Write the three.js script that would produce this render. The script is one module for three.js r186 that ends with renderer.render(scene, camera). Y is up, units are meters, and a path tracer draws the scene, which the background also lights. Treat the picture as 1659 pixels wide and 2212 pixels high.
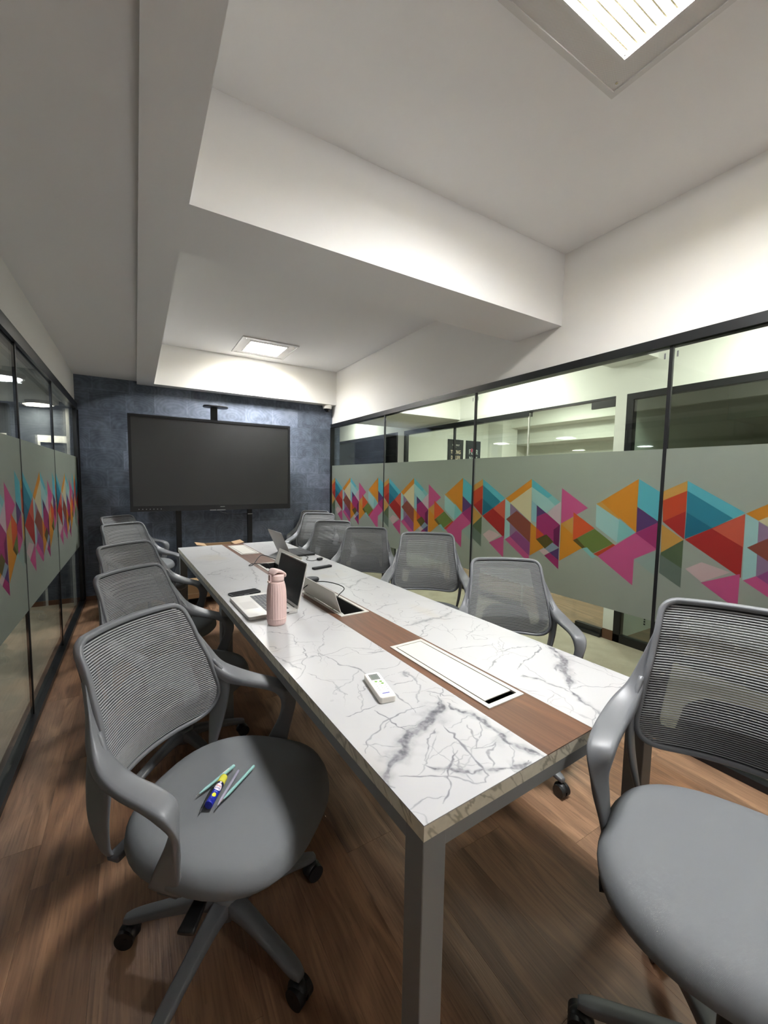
import * as THREE from 'three';
import { RoundedBoxGeometry } from 'three/addons/geometries/RoundedBoxGeometry.js';
import { mergeGeometries } from 'three/addons/utils/BufferGeometryUtils.js';
import { RectAreaLightUniformsLib } from 'three/addons/lights/RectAreaLightUniformsLib.js';

// ---------------------------------------------------------------- camera, light, exposure
const scene = new THREE.Scene();
scene.background = new THREE.Color(0x020202);
const camera = new THREE.PerspectiveCamera(2 * Math.atan(1106 / 884.37) * 180 / Math.PI, 1659 / 2212, 0.02, 60);
camera.position.set(0, 1.3868, 0);
camera.rotation.order = 'YXZ';
camera.rotation.set(-0.0792, -0.5442, 0.0159);
scene.add(camera);
const renderer = new THREE.WebGLRenderer();
renderer.toneMapping = THREE.LinearToneMapping;
renderer.toneMappingExposure = 2.25;
renderer.shadowMap.enabled = true;
RectAreaLightUniformsLib.init();
const LIGHT = { panel: 88, tube: 0.3, corridor: 12, room2: 34, left: 42 };

// ---------------------------------------------------------------- room measures (metres)
const XL = -0.537, XR = 2.4216, ZF = -5.473, ZN = 3.0;
const YL = 2.4433, YB = 2.41, YC = 2.86, XB = 0.035, XI = 0.1994;
const ZB1 = -1.7845, ZB2 = -2.1657, ZF2 = -5.336;
const X2 = 3.556;
const TABLE = { x: 0.4378, z: -0.5627, turn: 0.0388, w: 0.9417, l: 3.4813, w0: 0.37, w1: 0.563, y: 0.75 };

// ---------------------------------------------------------------- helpers
let seed = 12345;
const rnd = () => { seed = (seed * 1664525 + 1013904223) >>> 0; return seed / 4294967296; };
const hash = (x, y, s = 0) => { let h = (Math.imul(x, 374761393) + Math.imul(y, 668265263) + Math.imul(s, 2147483647)) | 0; h = Math.imul(h ^ (h >>> 13), 1274126177); return ((h ^ (h >>> 16)) >>> 0) / 4294967296; };
function noise(x, y, s = 0) {
  const xi = Math.floor(x), yi = Math.floor(y), fx = x - xi, fy = y - yi;
  const u = fx * fx * (3 - 2 * fx), v = fy * fy * (3 - 2 * fy);
  const a = hash(xi, yi, s), b = hash(xi + 1, yi, s), c = hash(xi, yi + 1, s), d = hash(xi + 1, yi + 1, s);
  return a + (b - a) * u + (c - a) * v + (a - b - c + d) * u * v;
}
const fbm = (x, y, o = 4, s = 0) => { let t = 0, a = 0.5, n = 0; for (let i = 0; i < o; i++) { t += a * noise(x, y, s + i * 7); n += a; x *= 2.03; y *= 2.03; a *= 0.5; } return t / n; };
const clamp = (x, a = 0, b = 1) => Math.min(b, Math.max(a, x));
const smooth = (a, b, x) => { const t = clamp((x - a) / (b - a)); return t * t * (3 - 2 * t); };
const lerp = (a, b, t) => a + (b - a) * t;

function dataTex(w, h, fn, srgb = true, wrap = true) {     // fn(x, y, out) with out in 0..255
  const d = new Uint8Array(w * h * 4), o = [0, 0, 0, 255];
  for (let y = 0; y < h; y++) for (let x = 0; x < w; x++) { o[3] = 255; fn(x, y, o); const k = (y * w + x) * 4; d[k] = clamp(o[0], 0, 255); d[k + 1] = clamp(o[1], 0, 255); d[k + 2] = clamp(o[2], 0, 255); d[k + 3] = o[3]; }
  const t = new THREE.DataTexture(d, w, h);
  t.magFilter = THREE.LinearFilter; t.minFilter = THREE.LinearFilter;
  if (wrap) t.wrapS = t.wrapT = THREE.RepeatWrapping;
  if (srgb) t.colorSpace = THREE.SRGBColorSpace;
  t.needsUpdate = true;
  return t;
}
function canvasTex(w, h, draw) {
  const c = document.createElement('canvas'); c.width = w; c.height = h;
  draw(c.getContext('2d'), w, h);
  const t = new THREE.CanvasTexture(c); t.colorSpace = THREE.SRGBColorSpace;
  return t;
}
const std = (color, roughness = 0.6, extra = {}) => new THREE.MeshStandardMaterial({ color, roughness, ...extra });
const phys = (color, roughness = 0.6, extra = {}) => new THREE.MeshPhysicalMaterial({ color, roughness, ...extra });

const taken = {};
function numbered(n) { if (!(n in taken)) { taken[n] = 0; return n; } taken[n]++; return n + '_' + String(taken[n]).padStart(3, '0'); }
function mesh(name, geo, mat, parent) {
  const m = new THREE.Mesh(geo, mat); m.name = parent === scene ? numbered(name) : name; m.castShadow = m.receiveShadow = true; (parent || scene).add(m); return m;
}
function thing(name, label, category, pos = [0, 0, 0], turn = 0, group) {
  const g = new THREE.Group(); g.name = numbered(name); g.position.set(...pos); g.rotation.y = turn; g.userData = { label, category };
  if (group) g.userData.group = group; scene.add(g); return g;
}
function tag(o, label, category, group) { o.userData = { label, category }; if (group) o.userData.group = group; return o; }
function struct(name, geo, mat, parent = scene) { const m = mesh(name, geo, mat, parent); m.name = name; if (parent === scene) m.userData = { kind: 'structure' }; return m; }
function structGroup(name) { const g = new THREE.Group(); g.name = name; g.userData = { kind: 'structure' }; scene.add(g); return g; }
// box from corner to corner; uv in metres
function bx(x0, x1, y0, y1, z0, z1) {
  const g = new THREE.BoxGeometry(x1 - x0, y1 - y0, z1 - z0); g.translate((x0 + x1) / 2, (y0 + y1) / 2, (z0 + z1) / 2); return metreUV(g);
}
function rbx(w, h, d, r, x = 0, y = 0, z = 0, seg = 2) { const g = new RoundedBoxGeometry(w, h, d, seg, r); g.translate(x, y, z); return metreUV(g.index ? g.toNonIndexed() : g); }
function metreUV(g) {
  const p = g.attributes.position, n = g.attributes.normal, uv = new Float32Array(p.count * 2);
  for (let i = 0; i < p.count; i++) {
    const ax = Math.abs(n.getX(i)), ay = Math.abs(n.getY(i)), az = Math.abs(n.getZ(i));
    if (ay >= ax && ay >= az) { uv[2 * i] = p.getX(i); uv[2 * i + 1] = p.getZ(i); } else if (ax >= az) { uv[2 * i] = p.getZ(i); uv[2 * i + 1] = p.getY(i); } else { uv[2 * i] = p.getX(i); uv[2 * i + 1] = p.getY(i); }
  }
  g.setAttribute('uv', new THREE.BufferAttribute(uv, 2)); return g;
}
function cyl(r0, r1, h, x = 0, y = 0, z = 0, n = 24) { const g = new THREE.CylinderGeometry(r1, r0, h, n); g.translate(x, y + h / 2, z); return g; }
const merge = (list) => mergeGeometries(list.map((g) => { const q = g.index ? g.toNonIndexed() : g.clone(); for (const k of Object.keys(q.attributes)) if (!['position', 'normal', 'uv'].includes(k)) q.deleteAttribute(k); return q; }));
function tube(pts, r, n = 40, radial = 8, closed = false) { return new THREE.TubeGeometry(new THREE.CatmullRomCurve3(pts.map((p) => new THREE.Vector3(...p)), closed), n, r, radial, closed); }
function lathe(pts, n = 40) { return new THREE.LatheGeometry(pts.map((p) => new THREE.Vector2(...p)), n); }
// swept solid: sections {c, u, v} (centre, half width vector, half thickness vector), interpolated smoothly
function loft(sec, { steps = 6, ring = 16, e = 0.6, closed = false } = {}) {
  const N = sec.length, S = [];
  const cr = (a, b, c, d, t) => 0.5 * (2 * b + (c - a) * t + (2 * a - 5 * b + 4 * c - d) * t * t + (3 * b - a - 3 * c + d) * t * t * t);
  const at = (i) => closed ? sec[(i + N) % N] : sec[clamp(i, 0, N - 1)];
  const last = closed ? N : N - 1;
  for (let i = 0; i < last; i++) for (let k = 0; k < steps; k++) {
    const t = k / steps, A = at(i - 1), B = at(i), C = at(i + 1), D = at(i + 2), o = {};
    for (const key of ['c', 'u', 'v']) o[key] = [0, 1, 2].map((j) => cr(A[key][j], B[key][j], C[key][j], D[key][j], t));
    S.push(o);
  }
  if (!closed) S.push(sec[N - 1]);
  const pos = [], idx = [], uv = [], M = S.length;
  S.forEach((s, i) => {
    for (let k = 0; k < ring; k++) {
      const a = k / ring * Math.PI * 2, ca = Math.cos(a), sa = Math.sin(a);
      const f = Math.sign(ca) * Math.pow(Math.abs(ca), e), g = Math.sign(sa) * Math.pow(Math.abs(sa), e);
      for (let j = 0; j < 3; j++) pos.push(s.c[j] + s.u[j] * f + s.v[j] * g);
      uv.push(k / ring, i / M);
    }
  });
  const rows = closed ? M : M - 1;
  for (let i = 0; i < rows; i++) for (let k = 0; k < ring; k++) {
    const a = i * ring + k, b = i * ring + (k + 1) % ring, c = ((i + 1) % M) * ring + k, d = ((i + 1) % M) * ring + (k + 1) % ring;
    idx.push(a, c, b, b, c, d);
  }
  if (!closed) for (const [i, flip] of [[0, false], [M - 1, true]]) {
    const c = pos.length / 3; pos.push(...S[i].c); uv.push(0, 0);
    for (let k = 0; k < ring; k++) { const a = i * ring + k, b = i * ring + (k + 1) % ring; flip ? idx.push(c, b, a) : idx.push(c, a, b); }
  }
  const g = new THREE.BufferGeometry();
  g.setAttribute('position', new THREE.Float32BufferAttribute(pos, 3)); g.setAttribute('uv', new THREE.Float32BufferAttribute(uv, 2)); g.setIndex(idx); g.computeVertexNormals();
  // orient outwards: the sign of the enclosed volume decides
  let vol = 0; const q = pos; for (let i = 0; i < idx.length; i += 3) { const [a, b, c] = [idx[i] * 3, idx[i + 1] * 3, idx[i + 2] * 3]; vol += q[a] * (q[b + 1] * q[c + 2] - q[b + 2] * q[c + 1]) + q[a + 1] * (q[b + 2] * q[c] - q[b] * q[c + 2]) + q[a + 2] * (q[b] * q[c + 1] - q[b + 1] * q[c]); }
  if (vol < 0) { for (let i = 0; i < idx.length; i += 3) [idx[i + 1], idx[i + 2]] = [idx[i + 2], idx[i + 1]]; g.setIndex(idx); g.computeVertexNormals(); }
  return g;
}
// flat plate cut from an outline (with holes), lying in xz, top at y
function plate(outline, holes, y, t) {
  const path = (pts, P) => { pts.forEach(([x, z], i) => i ? P.lineTo(x, -z) : P.moveTo(x, -z)); P.closePath(); return P; };
  const s = path(outline, new THREE.Shape()); holes.forEach((h) => s.holes.push(path(h, new THREE.Path())));
  const g = new THREE.ExtrudeGeometry(s, { depth: t, bevelEnabled: false }); g.rotateX(-Math.PI / 2); g.translate(0, y - t, 0); return metreUV(g);
}
const rect = (x0, x1, z0, z1) => [[x0, z0], [x1, z0], [x1, z1], [x0, z1]];
const LAMPS = [[1.29, -0.7], [1.3, -4.84], [1.29, 1.75]];

// ---------------------------------------------------------------- materials
const wood = dataTex(1024, 2048, (x, y, o) => {           // walnut laminate, grain along v; 1.2 m x 2.4 m
  const u = x / 1024, v = y / 2048;
  const bend = fbm(u * 5, v * 3, 3, 3) * 0.22 + fbm(u * 2, v * 9, 2, 5) * 0.05;
  const g1 = fbm((u + bend) * 46, v * 5, 4, 11), g2 = fbm(u * 210 + bend * 20, v * 14, 3, 23), g3 = noise(u * 480, v * 30, 31);
  const cath = Math.abs(Math.sin((u + bend * 1.4) * 34 + fbm(u * 7, v * 2.4, 2, 41) * 6));
  let t = 0.20 + 0.42 * g1 + 0.22 * g2 + 0.12 * (1 - cath) - 0.10 * (g3 > 0.78 ? 1 : 0);
  t = clamp((t - 0.2) * 1.3);
  o[0] = lerp(88, 192, t); o[1] = lerp(65, 151, t); o[2] = lerp(50, 117, t);
});
const woodBump = dataTex(512, 1024, (x, y, o) => { const u = x / 512, v = y / 1024; const b = fbm(u * 160, v * 10, 3, 51) * 255; o[0] = o[1] = o[2] = b; }, false);
const stripWood = dataTex(512, 1024, (x, y, o) => {       // table inlay, grain along v; 0.3 m x 1.2 m
  const u = x / 512, v = y / 1024, bend = fbm(u * 1.6, v * 3, 3, 63) * 0.35;
  const t = clamp(0.15 + 0.6 * fbm((u + bend) * 16, v * 3, 4, 67) + 0.3 * fbm(u * 90, v * 8, 2, 71) - 0.12);
  o[0] = lerp(70, 132, t); o[1] = lerp(47, 91, t); o[2] = lerp(36, 66, t);
});
const paintBump = dataTex(512, 512, (x, y, o) => { o[0] = o[1] = o[2] = 255 * (0.6 * fbm(x / 6, y / 6, 3, 5) + 0.4 * fbm(x / 40, y / 40, 2, 9)); }, false);
const fabricBump = dataTex(256, 256, (x, y, o) => { const a = Math.sin(x * Math.PI / 4) * Math.sin(y * Math.PI / 4); o[0] = o[1] = o[2] = 128 + 70 * a + 40 * (hash(x, y, 3) - 0.5); }, false);
fabricBump.repeat.set(16, 16);
const paper = dataTex(1024, 1024, (x, y, o) => {          // navy embossed wallpaper, 3 m x 3 m, overlapping trowelled patches
  const u = x / 1024 * 3, v = y / 1024 * 3;
  const row = Math.floor(v / 0.21 + 0.18 * noise(Math.floor(u / 0.33) * 3.1, 2, 7)), col = Math.floor(u / 0.34 + hash(row, 5, 3));
  const tone = hash(col, row, 17), fu = (u / 0.34 + hash(row, 5, 3)) % 1, fv = ((v / 0.21) % 1);
  const edge = Math.min(fu, 1 - fu) * 0.34 < 0.006 || Math.min(fv, 1 - fv) * 0.21 < 0.005 ? 6 : 0;
  const sw = Math.sin((fbm(u * 3, v * 3, 2, col + row * 5) * 9 + Math.hypot(fu - 0.5, fv - 0.2) * 10) * 5);
  const t = (tone - 0.5) * 24 + sw * 4.5 + (fbm(u * 20, v * 20, 3, 3) - 0.5) * 34 + edge * 1.6;
  o[0] = 97 + t; o[1] = 106 + t; o[2] = 121 + t * 1.1;
});
paper.repeat.set(1 / 3, 1 / 3);
const stone = dataTex(512, 512, (x, y, o) => { const t = (fbm(x / 60, y / 60, 4, 5) - 0.5) * 34 + (hash(x, y, 1) - 0.5) * 12; o[0] = 160 + t; o[1] = 152 + t; o[2] = 134 + t; });
stone.repeat.set(0.8, 0.8);
const perforated = dataTex(256, 256, (x, y, o) => { const a = x % 8 - 3.5, b = (y + (Math.floor(x / 8) % 2) * 4) % 8 - 3.5, h = Math.hypot(a, b) < 2.2; o[0] = o[1] = o[2] = h ? 205 : 250; });
perforated.repeat.set(9, 9);

const M = {
  white: std(0xf1efea, 0.85, { bumpMap: paintBump, bumpScale: 0.0006 }),
  ceiling: std(0xf4f4f3, 0.9, { bumpMap: paintBump, bumpScale: 0.0005 }),
  corridorWhite: std(0xeceee6, 0.85),
  navy: std(0xffffff, 0.62, { map: paper }),
  black: std(0x17181a, 0.42),
  blackMatte: std(0x131416, 0.65),
  blackFrame: std(0x1b1d20, 0.35, { metalness: 0.3 }),
  gasket: std(0x0d0d0f, 0.5),
  greyMetal: std(0x808282, 0.5),
  plastic: std(0x6b6d70, 0.42),
  plasticDark: std(0x4c4e52, 0.5),
  seat: std(0x6a6d6f, 0.8, { bumpMap: fabricBump, bumpScale: 0.0001 }),
  rib: std(0x8b8c8d, 0.75),
  sheer: std(0x4b4d50, 0.8, { transparent: true, opacity: 0.55 }),
  whitePlastic: std(0xe6e2da, 0.4),
  boxWhite: std(0xcbc8c0, 0.45),
  lidWhite: std(0xcdcac1, 0.5),
  silver: std(0xc9c7c2, 0.35, { metalness: 0.25 }),
  aluminium: std(0x9fa1a2, 0.3, { metalness: 0.8 }),
  glass: phys(0xf8fbf9, 0.02, { transmission: 1, thickness: 0, ior: 1.5 }),
  glassGreen: phys(0xeef4f0, 0.02, { transmission: 1, thickness: 0, ior: 1.5 }),
  chrome: std(0xd8d8d4, 0.12, { metalness: 0.95 }),
  carton: std(0xa98d6c, 0.85),
  skirting: std(0x6b4a36, 0.55),
  screen: phys(0x0e0f0e, 0.5, { clearcoat: 1, clearcoatRoughness: 0.48 }),
  stone: std(0xffffff, 0.55, { map: stone }),
  floor: std(0xffffff, 0.42, { map: wood, bumpMap: woodBump, bumpScale: 0.0004 }),
  strip: std(0xffffff, 0.4, { map: stripWood }),
  darkWall: std(0x3a4148, 0.8),
  perforated: std(0xe8e6e2, 0.5, { map: perforated }),
  louvre: std(0xe6dcb8, 0.3, { metalness: 0.3 }),
  trimMetal: std(0xdcdbd8, 0.45, { metalness: 0.15 }),
};
stripWood.repeat.set(1 / 0.3, 1 / 1.2);
const woodT = wood; woodT.repeat.set(1 / 1.2, 1 / 2.4); woodBump.repeat.set(1 / 0.6, 1 / 1.2);

// ---------------------------------------------------------------- printed triangle band
const PRINT = [
  ['tan', [[0.006,1.347],[0.116,1.405],[0.118,1.354],[0.008,1.298]]],
  ['redo', [[0.008,1.298],[0.118,1.354],[0.119,1.249],[0.014,1.185]]],
  ['dred', [[0.014,1.185],[0.119,1.249],[0.12,1.103]]],
  ['cyan', [[0.116,1.405],[0.359,1.259],[0.315,1.229],[0.118,1.354]]],
  ['blue', [[0.118,1.354],[0.315,1.229],[0.236,1.175],[0.122,1.244]]],
  ['teal', [[0.122,1.244],[0.236,1.175],[0.122,1.105]]],
  ['tan', [[0.01,1.17],[0.117,1.1],[0.015,1.017]]],
  ['dgreen', [[0.015,1.017],[0.117,1.1],[0.119,0.848],[0.013,0.907]]],
  ['ggreen', [[0.012,1.007],[0.118,0.95],[0.119,0.848],[0.013,0.907]]],
  ['dred', [[0.123,1.103],[0.359,1.253],[0.362,0.953]]],
  ['salmon', [[0.236,1.171],[0.359,1.253],[0.361,1.098]]],
  ['palepink', [[0.134,0.952],[0.203,0.999],[0.322,0.971],[0.208,0.899]]],
  ['pink', [[0.206,0.896],[0.358,0.971],[0.359,0.799]]],
  ['pblue', [[0.359,1.256],[0.408,1.227],[0.416,0.969],[0.368,0.945]]],
  ['orange', [[0.361,1.256],[0.597,1.408],[0.6,1.351],[0.408,1.227]]],
  ['cream', [[0.408,1.227],[0.6,1.351],[0.604,1.099]]],
  ['cyan', [[0.599,1.408],[0.772,1.296],[0.736,1.276],[0.6,1.351]]],
  ['ltteal', [[0.772,1.296],[0.837,1.255],[0.798,1.229],[0.736,1.276]]],
  ['pblue', [[0.6,1.351],[0.736,1.276],[0.798,1.229],[0.732,1.173],[0.606,1.251]]],
  ['ltblue', [[0.606,1.255],[0.647,1.224],[0.654,1.1],[0.61,1.108]]],
  ['palemauve', [[0.84,1.259],[0.841,1.103],[0.737,1.173],[0.798,1.229]]],
  ['mauve', [[0.409,1.223],[0.604,1.095],[0.607,0.857],[0.416,0.969]]],
  ['brown', [[0.375,1.099],[0.473,1.171],[0.604,1.095],[0.604,0.95]]],
  ['purple', [[0.416,0.969],[0.475,1.021],[0.604,0.95],[0.601,0.856]]],
  ['pink', [[0.371,0.943],[0.416,0.973],[0.601,0.856],[0.6,0.826],[0.572,0.821]]],
  ['orange', [[0.604,1.095],[0.656,1.063],[0.655,0.983],[0.726,0.935],[0.607,0.857]]],
  ['violet', [[0.65,1.224],[0.727,1.176],[0.652,1.141]]],
  ['magenta', [[0.652,1.141],[0.727,1.176],[0.841,1.103],[0.841,0.952],[0.655,0.983]]],
  ['dmag', [[0.841,1.103],[0.794,1.066],[0.799,0.978],[0.841,0.952]]],
  ['redo', [[0.656,1.063],[0.722,1.021],[0.656,0.979]]],
  ['olive', [[0.655,0.983],[0.74,1.027],[0.799,0.982],[0.732,0.927]]],
  ['greyblue', [[0.732,0.927],[0.79,0.977],[0.841,0.951],[0.771,0.905]]],
  ['violet', [[0.771,0.905],[0.841,0.948],[0.843,0.865]]],
  ['magenta', [[0.73,0.878],[0.771,0.905],[0.843,0.865],[0.845,0.803]]],
  ['palepink', [[0.684,0.908],[0.732,0.927],[0.771,0.905],[0.725,0.881]]],
  ['orange', [[0.848,1.113],[0.933,1.162],[0.941,1.021],[1.009,0.974],[0.849,0.862]]],
  ['tan', [[0.85,1.111],[0.935,1.162],[0.936,1.051],[0.873,1.094]]],
  ['pink', [[0.843,1.349],[1.033,1.229],[0.848,1.113]]],
  ['redo2', [[0.935,1.196],[1.083,1.106],[0.941,1.013]]],
  ['pblue', [[1.085,1.258],[1.119,1.246],[1.23,1.177],[1.326,1.109],[1.224,1.038],[1.09,1.121]]],
  ['ltteal', [[1.23,1.177],[1.326,1.109],[1.224,1.038]]],
  ['green', [[0.941,1.013],[1.083,1.104],[1.204,1.028],[1.084,0.952]]],
  ['olive', [[0.941,1.013],[0.969,1.029],[1.028,0.98],[1.009,0.97]]],
  ['ltteal', [[1.009,0.97],[1.04,0.982],[1.101,0.933],[1.079,0.918]]],
  ['redo', [[1.085,0.948],[1.204,1.028],[1.229,1.014],[1.112,0.938]]],
  ['pink', [[1.112,0.938],[1.326,1.109],[1.443,1.181],[1.441,1.03],[1.326,0.958],[1.326,0.805]]],
  ['magenta', [[1.326,1.106],[1.443,1.181],[1.438,1.034]]],
  ['tan', [[1.085,1.258],[1.114,1.274],[1.231,1.202],[1.23,1.174]]],
  ['orange', [[1.114,1.274],[1.326,1.413],[1.329,1.11]]],
  ['cyan', [[1.326,1.413],[1.439,1.343],[1.443,1.181],[1.326,1.259]]],
  ['violet', [[1.326,1.256],[1.443,1.181],[1.329,1.11]]],
  ['pgrey', [[1.326,0.954],[1.442,1.023],[1.445,0.881]]],
];
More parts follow.
